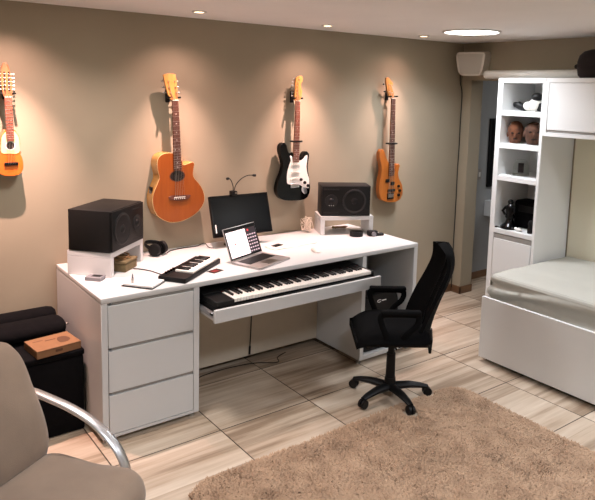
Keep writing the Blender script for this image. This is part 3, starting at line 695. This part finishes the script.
strings(uk, P, .041, -.010, (.006, .072), .034, [(-.018, .50), (-.018, .54), (.002, .57), (.010, .54), (.010, .50)], .0008)
hanger(-.266, 1.888, -.08, .046, 'black hanger holding the head of the small orange guitar')

# ------------------------------------------------------------------ black cases left of the desk
cs = thing('storage_chest', 'large black cloth-covered chest on the floor left of the desk', 'chest', (-.64, -.565, 0))
obj('body', B().box((0, 0, .004), (.622, .545, .445), .012, 3), m_cloth, cs)
obj('lid', B().box((-.004, -.004, .4455), (.626, .549, .480), .010, 3), m_cloth, cs)
def roll(z, y, ry, rzv, x0, x1, name, label, cat):
    t = thing(name, label, cat, (x1, y, z))
    L = x1-x0; b = B(); rings = []
    prof = [(0, .2), (.004, .62), (.018, .88), (.045, 1)]; xs = [(-q, k) for q, k in prof]+[(-L+q, k) for q, k in reversed(prof)]
    for x, k in xs:
        rings.append([b.bm.verts.new((x, ry*k*cos(2*pi*i/28), rzv*(k*abs(sin(2*pi*i/28))**.8*(1 if sin(2*pi*i/28) > 0 else -1)))) for i in range(28)])
    for a, c in zip(rings, rings[1:]):
        for i in range(28): b.bm.faces.new((a[i], a[(i+1) % 28], c[(i+1) % 28], c[i]))
    b.bm.faces.new(rings[0]); b.bm.faces.new(rings[-1][::-1])
    obj('padding', b, m_cloth, t); return t
r1 = roll(.5315, -.248, .105, .05, -.66, -.035, 'padded_bag', 'thick black padded bag lying on the chest behind the cardboard box', 'bag')
obj('zip_tag', B().box((-.006, -.012, -.006), (.012, .002, .006), .002, 1, M.Translation((.003, -.045, .012))), m_steel, r1)
r2 = roll(.5365, -.078, .066, .0555, -.66, -.035, 'rolled_cover', 'thin black rolled cover lying on the chest against the wall', 'cover')
cb = thing('cardboard_box', 'flat brown cardboard box on the black chest beside the desk', 'box', (-.272, -.582, .4805), R(7))
obj('carton', B().box((0, 0, 0), (.246, .187, .044), .002), m_card, cb)
obj('lid_seam', B().box((.006, -.0006, .036), (.24, .0002, .0372), 0).box((-.0006, .006, .036), (.0002, .18, .0372), 0), m_carddk, cb)
obj('printed_lettering', B().box((.09, .115, .0441), (.15, .125, .0446), 0).box((.03, .135, .0441), (.085, .142, .0446), 0), m_carddk, cb)
obj('printed_picture', B().prism(cr([(.15, .05), (.19, .045), (.215, .075), (.205, .12), (.17, .13), (.15, .10)], 4), -.0446, -.0441, 0, 1, M.Rotation(R(-90), 4, 'X')), m_carddk, cb)
obj('side_print', B().box((.10, -.0006, .016), (.14, .0001, .030), 0), m_carddk, cb)

# ------------------------------------------------------------------ office chair
oc = thing('office_chair', 'black mesh-back office chair with five-star base facing the desk', 'office chair', (1.707, -1.264, 0), R(145))
RB = .248; zf = 0
for k, adeg in enumerate((115.8, 185, 256, 330, 43)):
    a = R(adeg-145); dx, dy = cos(a), sin(a)
    obj('base_spoke', B().tube([(dx*.03, dy*.03, .080), (dx*.13, dy*.13, .084), (dx*.20, dy*.20, .077), (dx*.25, dy*.25, .066)], [.034, .030, .024, .018], 10, None, (.72, 1), (0, 0, 1)), m_black, oc)
    c = obj('caster', B().cyl((dx*RB-dy*.020, dy*RB+dx*.020, .035), (dx*RB-dy*.005, dy*RB+dx*.005, .035), .028).cyl((dx*RB+dy*.020, dy*RB-dx*.020, .035), (dx*RB+dy*.005, dy*RB-dx*.005, .035), .028), m_black, oc)
    obj('caster_stem', B().cyl((dx*RB, dy*RB, .03+zf*.2), (dx*RB, dy*RB, .066+zf), .009).box((dx*RB-.012, dy*RB-.012, .04+zf*.2), (dx*RB+.012, dy*RB+.012, .055+zf*.2), .004), m_black, c)
obj('hub', B().cyl((0, 0, .062), (0, 0, .140), .040, .034), m_black, oc)
obj('gas_column', B().cyl((0, 0, .14+zf), (0, 0, .30), .030, .028).cyl((0, 0, .30), (0, 0, .385), .021), m_black, oc)
obj('tilt_mechanism', B().box((-.13, -.075, .372), (.10, .075, .412), .01, 2).cyl((0, .07, .392), (0, .16, .388), .006), m_black, oc)
def seat_fn(u, v):
    pass
sb = B(); NU, NV = 20, 20
def seat_pt(u, v, top):
    X = -.205+.455*u; Y = (v-.5)*.49*(1-.12*max(0, (.3-u)/.3)**2-.16*max(0, (u-.72)/.28)**2)
    e = max(abs(2*u-1)**6, abs(2*v-1)**6); k = (1-min(1, e))**.5
    zt = .462+.064*k+.010*(2*v-1)**2*(1-u)-.058*max(0, (u-.62)/.38)**2-.004*sin(pi*u)
    zb = .450-.030*k
    return V((X, Y, zt if top else zb))
for top in (True, False):
    Pg = [[sb.bm.verts.new(seat_pt(i/NU, j/NV, top)) for j in range(NV+1)] for i in range(NU+1)]
    for i in range(NU):
        for j in range(NV): sb.bm.faces.new((Pg[i][j], Pg[i+1][j], Pg[i+1][j+1], Pg[i][j+1]))
    if top: Pt = Pg
rim = [(i, 0) for i in range(NU)]+[(NU, j) for j in range(NV)]+[(i, NV) for i in range(NU, 0, -1)]+[(0, j) for j in range(NV, 0, -1)]
for k in range(len(rim)):
    (i, j), (a, b) = rim[k], rim[(k+1) % len(rim)]
    sb.bm.faces.new((Pt[i][j], Pt[a][b], Pg[a][b], Pg[i][j]))
obj('seat', sb, m_fabric, oc)
obj('seat_shell', B().box((-.20, -.19, .411), (.19, .19, .428), .008, 2), m_black, oc)
# back rest: centre line runs along the rear curve, sides curl forward
cen = cr([(-.205, .435), (-.218, .50), (-.236, .58), (-.272, .69), (-.316, .80), (-.343, .90), (-.334, .985), (-.308, 1.03)], 5, False)
def back_pt(u, v):
    t = v*(len(cen)-1); i = min(int(t), len(cen)-2); f = t-i
    x = cen[i][0]*(1-f)+cen[i+1][0]*f; z = cen[i][1]*(1-f)+cen[i+1][1]*f
    w = .212-.055*max(0, (v-.35)/.65)**1.5-.02*max(0, (.25-v)/.25)
    if v > .86: w *= (1-((v-.86)/.14)**2*.9)
    s = 2*u-1
    c = (.115-.065*v) * abs(s)**2.0
    return V((x+c, s*w, z-.012*abs(s)**3))
obj('back_rest', B().grid(back_pt, 18, 26, (-.022, 0, -.004)), m_fabric, oc)
obj('back_ribs', B().tube([back_pt(.35, v/12)+V((.004, 0, 0)) for v in range(1, 11)], .003, 6).tube([back_pt(.5, v/12)+V((.004, 0, 0)) for v in range(1, 11)], .003, 6).tube([back_pt(.65, v/12)+V((.004, 0, 0)) for v in range(1, 11)], .003, 6), m_black, oc)
obj('back_support', B().tube(cr([(-.08, 0, .395), (-.16, 0, .395), (-.215, 0, .42), (-.236, 0, .50), (-.262, 0, .62)], 6, False), .020, 10, None, (.7, 1.3), (0, 0, 1)), m_black, oc)
obj('support_tip', B().tube([(-.232, 0, .46), (-.245, 0, .38), (-.248, 0, .300)], [.024, .018, .009], 10), m_black, oc)
for s in (-1, 1):
    y = s*.236
    ar = obj('armrest_loop', B().tube(cr([(.07, s*.20, .425), (.08, y, .50), (.105, y, .565), (.118, y, .612), (.100, y, .634), (.03, y, .637), (-.09, y, .635), (-.112, y, .610), (-.096, y, .565), (-.04, y, .51), (.0, s*.20, .425)], 6, False), .014, 10, None, (.8, 1.3), (0, 1, 0)), m_arm, oc)
    obj('arm_pad', B().box((-.125, y-.025, .636), (.118, y+.025, .662), .011, 3), m_arm, ar)

# ------------------------------------------------------------------ shaggy rug
RC = [(.175, -1.53), (.205, -1.455), (.28, -1.405), (.40, -1.398), (.9, -1.404), (1.45, -1.398), (1.95, -1.402), (2.09, -1.418), (2.16, -1.475), (2.18, -1.60), (2.17, -2.1), (2.165, -2.9), (2.15, -3.0), (2.07, -3.05), (1.2, -3.06), (.30, -3.06), (.20, -3.02), (.17, -2.92), (.172, -2.2)]
rg = thing('shaggy_rug', 'large brown shaggy rug on the tiled floor in front of the chair', 'rug', (0, 0, 0))
ro = cr(RC, 4)
obj('backing', B().prism(ro, -.006, -.0005, 0, 1, M.Rotation(R(-90), 4, 'X')), mat('rug_backing', (206, 188, 164), .9), rg)
def inside(x, y):
    c = False; j = len(ro)-1
    for i in range(len(ro)):
        xi, yi = ro[i]; xj, yj = ro[j]
        if (yi > y) != (yj > y) and x < (xj-xi)*(y-yi)/(yj-yi)+xi: c = not c
        j = i
    return c
from mathutils import noise as NZ
rr = random.Random(3); vs, fs = [], []
def tuft(x, y, L, wd):
    n1 = NZ.noise(V((x*5, y*5, 0))); n2 = NZ.noise(V((x*13, y*13, 4)))
    a = n1*2.5+n2*1.5+rr.gauss(0, 1.5); lean = .62+.3*NZ.noise(V((x*8, y*8, 9)))
    dx, dy = cos(a)*lean, sin(a)*lean; px, py = -sin(a)*wd, cos(a)*wd
    b = len(vs)
    vs.extend([(x-px, y-py, .004), (x+px, y+py, .004), (x+dx*L*.45+px, y+dy*L*.45+py, .004+L*.62), (x+dx*L*.45-px, y+dy*L*.45-py, .004+L*.62), (x+dx*L*1.05, y+dy*L*1.05, .004+L*.78)])
    fs.extend([(b, b+1, b+2, b+3), (b+3, b+2, b+4)])
for _ in range(250000):
    x = rr.uniform(.15, 2.2); y = rr.uniform(-3.08, -1.38)
    if not inside(x, y): continue
    if min(math.hypot(x-1.645, y+1.505), math.hypot(x-1.925, y+1.388), math.hypot(x-1.455, y+1.285)) < .05: continue
    tuft(x, y, rr.uniform(.018, .030), .0026)
me = bpy.data.meshes.new('pile'); me.from_pydata(vs, [], fs); me.materials.append(m_rug); me.update()
pile = bpy.data.objects.new('pile', me); COL.objects.link(pile); pile.parent = rg; pile['kind'] = 'stuff'

# ------------------------------------------------------------------ bed
bd = thing('bed_base', 'white box bed base with a tall plain side panel', 'bed', (2.671, -1.212, 0))
obj('side_panel', B().box((0, -2.0, .03), (.022, 0, .488), .002), m_white2, bd)
obj('platform', B().box((.0225, -1.998, .06), (1.12, -.004, .36), .003), m_white2, bd)
obj('plinth', B().box((.05, -1.97, 0), (1.10, -.03, .0595), .001), m_black, bd)
mt = thing('mattress', 'mattress covered with a creased off-white sheet on the white bed', 'mattress', (2.742, -1.204, .3605))
mb = B(); Lx, Ly, Hz = 1.025, 1.95, .284
def mpt(t, v):
    """t round the cross-section (0..1), v along the bed"""
    pass
bmx = bmesh.new()
bmesh.ops.create_cube(bmx, size=1, matrix=M.Translation((Lx/2, -Ly/2, Hz/2)) @ M.Diagonal((Lx, Ly, Hz, 1)))
bmesh.ops.bevel(bmx, geom=list(bmx.edges), offset=.042, segments=4, affect='EDGES', profile=.55)
bmesh.ops.triangulate(bmx, faces=bmx.faces[:])
for _ in range(7):
    es = [e for e in bmx.edges if e.calc_length() > .05]
    if not es: break
    bmesh.ops.subdivide_edges(bmx, edges=es, cuts=1)
    bmesh.ops.triangulate(bmx, faces=bmx.faces[:])
bmesh.ops.recalc_face_normals(bmx, faces=bmx.faces)
for v in bmx.verts:
    p_ = v.co; side = max(0, 1-max(0, p_.z-.05)/.2)
    d_ = .020*NZ.noise(V((p_.x*6, p_.y*2.6, p_.z*15)))+.005*NZ.noise(V((p_.x*13, p_.y*9, p_.z*34)))
    wave = .020*sin(p_.y*6+p_.z*50+3*NZ.noise(V((p_.y*3, p_.z*5, 1)))) * (1 if p_.x < .12 else .3) * min(1, max(0, (.255-p_.z)/.06))
    top = .006*NZ.noise(V((p_.x*3, p_.y*3, 5))) if p_.z > .2 else 0
    v.co += v.normal*(d_*(.35+.65*side)*.8+wave+top) if p_.z > .03 else V((0, 0, 0))
obj('sheet', bmx, m_sheet, mt, smooth=180)

# ------------------------------------------------------------------ shelf tower and wall cabinet over the bed
TX0, TX1, TYa, TYb, TZ = 3.337, W-.001, -.750, -1.180, 2.083
tw = thing('shelf_tower', 'tall white open shelf tower at the far end of the bed', 'bookcase', (TX0, TYa, 0))
TD, TWd = TX1-TX0, TYa-TYb
obj('side_panel', B().box((0, -.045, 0), (TD, 0, TZ-.0405), .002), m_white2, tw)
obj('side_panel', B().box((0, -TWd, 0), (TD, -TWd+.026, TZ-.0405), .002), m_white2, tw)
obj('top_panel', B().box((0, -TWd, TZ-.04), (TD, 0, TZ), .002), m_white2, tw)
obj('back_panel', B().box((TD-.012, -TWd+.0265, .05), (TD, -.0455, TZ-.041), 0), m_white2, tw)
for z in (1.800, 1.534, 1.268, .826):
    obj('shelf', B().box((.001, -TWd+.0265, z-.02), (TD-.0125, -.0455, z+.0195), .002), m_white2, tw)
obj('plinth', B().box((.02, -TWd+.0265, 0), (TD-.0125, -.0455, .06), .001), m_white2, tw)
dr = obj('door', B().box((-.002, -TWd+.032, .065), (.018, -.050, .760), .002), m_white2, tw)
obj('grip_recess', B().box((.004, -TWd+.030, .762), (.016, -.048, .800), .001), m_grip, dr)
oh = thing('wall_cabinet', 'white wall cabinet with a flap door above the bed', 'wall cabinet', (TX0, -1.182, 1.640))
CL = 1.95; CH = TZ-1.640
obj('carcass', B().box((.021, -CL, 0), (TD, 0, CH), .002), m_white2, oh)
obj('frame', B().box((0, -CL, CH-.034), (.0205, 0, CH), .001).box((0, -.026, .0305), (.0205, 0, CH-.0345), .001).box((0, -CL, 0), (.0205, 0, .030), .001), m_white2, oh)
fd = obj('flap_door', B().box((.001, -.92, .050), (.020, -.030, CH-.038), .002), m_white2, oh)
obj('grip_slot', B().box((.006, -.92, .0335), (.018, -.030, .0465), .001), m_grip, fd)
obj('flap_door', B().box((.001, -1.92, .050), (.020, -.925, CH-.038), .002), m_white2, oh)

tb = thing('rolled_screen_tube', 'long white tube lying along the top of the shelf tower', 'tube', (3.60, -.425, TZ+.037))
obj('tube', B().cyl((0, -1.6, 0), (0, -.004, 0), .0355, seg=32), m_tube, tb)
obj('end_cap', B().cyl((0, -.0035, 0), (0, .006, 0), .037, .033, 32), m_tube, tb)
bgm = thing('maroon_bag', 'dark maroon rounded bag standing on the white wall cabinet', 'bag', (3.56, -1.475, TZ+.0745))
hb_ = B().lathe([(.115, .0), (.135, .02), (.145, .07), (.145, .12), (.132, .165), (.10, .195), (.05, .208), (0, .21)], M.Diagonal((.72, 1, 1, 1)), 36)
bgm.location = (3.445, -1.515, TZ+.0005)
obj('body', hb_, m_maroon, bgm)
obj('strap', B().tube([V((.143*.75*cos(a), .143*sin(a), .085+.004*sin(3*a))) for a in [i*2*pi/40 for i in range(41)]], .010, 8, None, (1.2, .5), (0, 0, 1)), m_maroon, bgm)
obj('buckle', B().ell((-.04, .135, .085), (.018, .018, .018), seg=14), m_maroon, bgm)

ws = thing('wall_speaker', 'white wall-mounted loudspeaker in the corner near the ceiling', 'speaker', (3.70, -.20, 2.225), R(196), ry=R(4))
obj('cabinet', B().prism(cr([(-.135, .06), (-.125, .10), (-.06, .105), (.06, .105), (.125, .10), (.135, .06), (.115, -.06), (.09, -.10), (.05, -.108), (-.05, -.108), (-.09, -.10), (-.115, -.06)], 4), -.08, .075, .012, 3, M.Rotation(R(90), 4, 'Z')), m_grip2 if False else mat('speaker_white', (206, 200, 190), .5), ws)
obj('grille', B().prism(cr([(-.115, .06), (-.105, .085), (.105, .085), (.115, .06), (.09, -.075), (.06, -.09), (-.06, -.09), (-.09, -.075)], 4), -.003, .004, .001, 1, M.Translation((.081, 0, 0)) @ M.Rotation(R(90), 4, 'Z')), mat('speaker_grille', (186, 180, 170), .7), ws)
obj('bracket', B().box((-.10, -.02, -.02), (-.082, .02, .02), .003), m_white, ws)
cbp = [(3.70, -.055, 2.12), (3.75, -.02, 2.05), (3.785, -.018, 1.95), (3.783, -.02, 1.7), (3.787, -.018, 1.45), (3.780, -.02, 1.2), (3.785, -.018, .95), (3.780, -.022, .7), (3.783, -.018, .45), (3.778, -.024, .2), (3.775, -.03, .05)]
tag(obj('speaker_cable', B().tube(cr(cbp, 6, False), .0045), m_cable), 'dark cable hanging down the wall corner from the white wall speaker', 'cable')

# things on the tower's shelves
z1 = 1.8203
tb_ = thing('toy_figure', 'black and white curled figure on the top shelf of the tower', 'figurine', (3.47, -.99, z1))
fg = B()
obj('body', B().ell((0, -.03, .055), (.05, .055, .055)).ell((.0, .03, .04), (.04, .05, .04)), m_tube, tb_)
obj('black_head', B().ell((-.01, -.045, .115), (.042, .045, .036)), m_black, tb_)
obj('black_side', B().box((-.03, -.115, .002), (.04, -.055, .07), .015, 3), m_black, tb_)
obj('black_tail', B().tube(cr([(0, .05, .03), (0, .10, .035), (.0, .14, .05), (0, .17, .045)], 5, False), [.03]*5+[.03]*5+[.022]*5+[.012], 12), m_black, tb_)
z2 = 1.5543
def carved(y, s, m, label):
    t = thing('carved_head', label, 'carving', (3.45, y, z2)); t['group'] = 'carved brown heads on the second shelf'
    b = B(); prof = [(.02, 0), (.05, .004), (.066, .04), (.078, .09), (.074, .125), (.05, .158), (.02, .17), (0, .171)]
    b.lathe([(r*s, z*1.07) for r, z in prof], None, 28); obj('head', b, m, t)
    f = M.Rotation(R(215), 4, 'Z')
    obj('nose', B().ell((.074*s, 0, .085*s), (.016*s, .012*s, .026*s), f, 14), m, t)
    for q in (-1, 1): obj('eye_hollow', B().ell((.066*s, q*.028*s, .108*s), (.010*s, .017*s, .009*s), f, 14), m_hole, t)
    obj('mouth', B().ell((.066*s, 0, .048*s), (.009*s, .026*s, .006*s), f, 14), m_hole, t)
    for q in (-1, 1): obj('ear', B().ell((.0, q*.076*s, .09*s), (.016*s, .010*s, .03*s), f, 14), m, t)
carved(-.865, .80, m_brown, 'left carved brown wooden head on the second shelf of the tower')
carved(-1.035, .96, m_brown2, 'right, darker carved wooden head on the second shelf of the tower')
z3 = 1.2883
gj = thing('glass_clock', 'small clear glass block with a dark panel on the third shelf', 'ornament', (3.46, -.93, z3+.005), R(215))
obj('glass_body', B().prism(cr([(-.055, 0), (.055, 0), (.06, .02), (.06, .085), (.04, .125), (0, .137), (-.04, .125), (-.06, .085), (-.06, .02)], 4), -.022, .022, .004, 2, M.Rotation(R(90), 4, 'Z')), m_glass, gj)
obj('dark_panel', B().box((.024, -.022, .025), (.027, .022, .105), .001), m_hole, gj)
tag(obj('white_envelope', B().box((3.37, -.90, z3), (3.42, -.785, z3+.004), .001), m_paper), 'flat white paper lying on the third shelf of the tower', 'paper')
z4 = .8463
sf = thing('black_statuette', 'black standing statuette on the lowest open shelf of the tower', 'figurine', (3.42, -.885, z4))
sf.scale = (1.25, 1.25, .96)
obj('pedestal', B().lathe([(.058, 0), (.058, .018), (.048, .03), (.030, .05), (.022, .08)], None, 28), m_blackg, sf)
obj('figure', B().lathe([(.022, .08), (.034, .10), (.026, .13), (.030, .165), (.036, .19), (.020, .205), (.014, .215)], M.Diagonal((.8, 1, 1, 1)), 24).ell((0, 0, .232), (.019, .019, .023), seg=16).tube([(0, .03, .19), (-.02, .045, .15), (-.025, .02, .12)], .009, 8).tube([(0, -.03, .19), (-.02, -.045, .15), (-.025, -.02, .12)], .009, 8), m_blackg, sf)
bb = thing('black_pouch', 'black box-shaped bag behind the statuette on the lowest open shelf', 'bag', (3.575, -1.00, z4))
obj('body', B().box((-.07, -.135, 0), (.10, .145, .235), .03, 4), m_cloth, bb)
obj('top_flap', B().box((-.073, -.075, .14), (-.0702, .095, .195), .002), m_black, bb)
sm = thing('dark_ornament', 'small dark upright ornament at the right of the lowest open shelf', 'ornament', (3.40, -1.095, z4))
obj('body', B().lathe([(.022, 0), (.024, .03), (.016, .05), (.021, .075), (.014, .10), (0, .11)], None, 20), m_black, sm)
tk = thing('white_trinket', 'little white trinket between statuette and dark ornament', 'ornament', (3.385, -1.0, z4))
obj('body', B().ell((0, 0, .014), (.022, .03, .014), seg=16).ell((0, .028, .018), (.014, .014, .012), seg=14), m_guard, tk)
ky = thing('dark_trinket', 'little dark trinket at the front left of the lowest open shelf', 'ornament', (3.36, -.80, z4))
obj('body', B().box((-.012, -.012, 0), (.012, .012, .010), .003).tube([(0, .0, .005), (.01, -.03, .004), (.02, -.05, .004)], .004), m_maroon, ky)

# ------------------------------------------------------------------ passage beyond the doorway
pc = thing('dark_picture', 'tall dark picture on the blue-grey wall of the passage', 'picture', (4.455, .149, .98))
obj('frame', B().box((0, -.022, 0), (.55, -.001, .72), .003), m_black, pc)
obj('print', B().box((.02, -.0235, .02), (.53, -.0221, .70), 0), m_art, pc)
wd = thing('wall_shelf', 'white wall-hung drawer shelf under the dark picture in the passage', 'shelf', (4.45, .149, .66))
obj('box', B().box((0, -.28, .012), (.75, -.001, .175), .003), m_white, wd)
obj('bracket', B().prism([(.04, 0), (.20, 0), (.20, -.10), (.16, -.10)], -.2, -.17, 0, 1, M.Translation((0, 0, .0115))), m_white, wd)
sw = thing('light_switch', 'white light switch on the blue-grey wall of the passage', 'switch', (4.33, .149, 1.12))
obj('plate', B().box((-.035, -.009, -.055), (.035, -.0005, .055), .003), m_grip, sw)
obj('rocker', B().box((-.014, -.013, -.024), (.014, -.0092, .024), .002), m_guard, sw)

# cable hanging in the knee space
tag(obj('hanging_cable', B().tube(cr([(1.25, -.325, .632), (1.248, -.328, .45), (1.245, -.325, .25), (1.242, -.32, .12)], 5, False), .004).cyl((1.242, -.32, .12), (1.240, -.32, .06), .007), m_cable), 'black cable with a plug hanging in the knee space under the keyboard tray', 'cable')
tag(obj('floor_cable', B().tube(cr([(.62, -.38, .005), (.75, -.40, .005), (.85, -.34, .005), (1.05, -.33, .005), (1.25, -.36, .005), (1.40, -.44, .005), (1.45, -.37, .005), (1.55, -.33, .005)], 6, False), .003), m_cable), 'thin black cable lying on the floor in the knee space', 'cable')

# ------------------------------------------------------------------ armchair, bottom left
ach = thing('armchair', 'taupe suede armchair with curved flat chrome arms at bottom left', 'armchair', (-.465, -1.465, 0), R(-58))
SW = .60
def cushion(prof, y0, y1, rim_=.06):
    """closed (x,z) profile swept across the width with rounded sides"""
    b = B(); n = len(prof); c = V((sum(p[0] for p in prof)/n, sum(p[1] for p in prof)/n)); rings = []
    st_ = [(0, .55), (.012, .78), (.03, .92), (rim_, 1)]
    ys = [(y0+a, k) for a, k in st_]+[(y0+(y1-y0)*t, 1) for t in (.3, .5, .7)]+[(y1-a, k) for a, k in reversed(st_)]
    for y, k in ys:
        ring = []
        for p in prof:
            d = V(p)-c; L = d.length; q = c+d*((L-.045*(1-k)*1.6)/L if L > 1e-6 else 1)
            ring.append(b.bm.verts.new((q.x, y, q.y)))
        rings.append(ring)
    for a, d in zip(rings, rings[1:]):
        for i in range(n): b.bm.faces.new((a[i], a[(i+1) % n], d[(i+1) % n], d[i]))
    b.bm.faces.new(rings[0]); b.bm.faces.new(rings[-1][::-1]); return b
seatp = cr([(-.06, .40), (.0, .455), (.12, .468), (.28, .482), (.41, .488), (.468, .465), (.490, .41), (.478, .352), (.42, .325), (.2, .32), (-.02, .325)], 6)
obj('seat', cushion(seatp, -SW, .022), m_suede, ach)
backp = cr([(.012, .47), (.004, .56), (-.028, .68), (-.078, .77), (-.13, .85), (-.17, .885), (-.215, .90), (-.26, .88), (-.262, .82), (-.20, .70), (-.15, .58), (-.12, .46), (-.08, .40), (-.02, .40)], 6)
obj('backrest', cushion(backp, -SW, .022), m_suede, ach)
for s in (0, 1):
    y = .085 if s == 0 else -SW-.085
    pth = [(-.26, y, .655), (-.148, y, .652), (-.055, y, .640), (.050, y, .622), (.15, y, .592), (.225, y, .552), (.283, y, .502), (.316, y, .450), (.333, y, .40), (.338, y, .30), (.30, y, .14), (.22, y, .05), (.10, y, .018), (-.10, y, .014), (-.28, y, .014)]
    obj('arm_frame', B().tube(cr(pth, 6, False), .02, 12, None, (1.25, .5), (0, 1, 0)), m_chrome, ach)
    yb = (0, y) if s == 0 else (y, -SW)
    obj('side_bolt', B().cyl((.20, min(yb), .36), (.20, max(yb), .36), .010).cyl((.33, y, .36), (.20, y, .36), .010).cyl((-.20, min(yb)-(0 if s else .0), .655), (-.20, max(yb), .655), .009), m_chrome, ach)
obj('cross_bar', B().cyl((-.20, -SW-.06, .016), (-.20, .06, .016), .012), m_chrome, ach)

# ------------------------------------------------------------------ camera
ca = bpy.data.cameras.new('camera'); co = bpy.data.objects.new('camera', ca); COL.objects.link(co)
yw, pt, rl = R(36.620182), R(7.363437), R(1.369724)
F = V((sin(yw)*cos(pt), cos(yw)*cos(pt), -sin(pt))); Rv = V((cos(yw), -sin(yw), 0)); U = Rv.cross(F)
R2 = Rv*cos(rl)+U*sin(rl); U2 = U*cos(rl)-Rv*sin(rl)
mw = M((R2, U2, -F)).transposed().to_4x4(); mw.translation = (-1.112963, -4.009817, 1.949431)
co.matrix_world = mw
ca.sensor_fit = 'HORIZONTAL'; ca.sensor_width = 36; ca.lens = 637.167/595*36
ca.shift_y = -(250-172.023)/595; ca.clip_start = .02
S.camera = co

wd_ = bpy.data.worlds.new('world'); S.world = wd_; wd_.use_nodes = True
wd_.node_tree.nodes['Background'].inputs[0].default_value = (.9, .93, 1, 1); wd_.node_tree.nodes['Background'].inputs[1].default_value = .05
vs_ = S.view_settings; S.display_settings.display_device = 'sRGB'
vs_.view_transform = 'Standard'; vs_.look = 'None'; vs_.gamma = 1; vs_.use_curve_mapping = False; vs_.exposure = .15
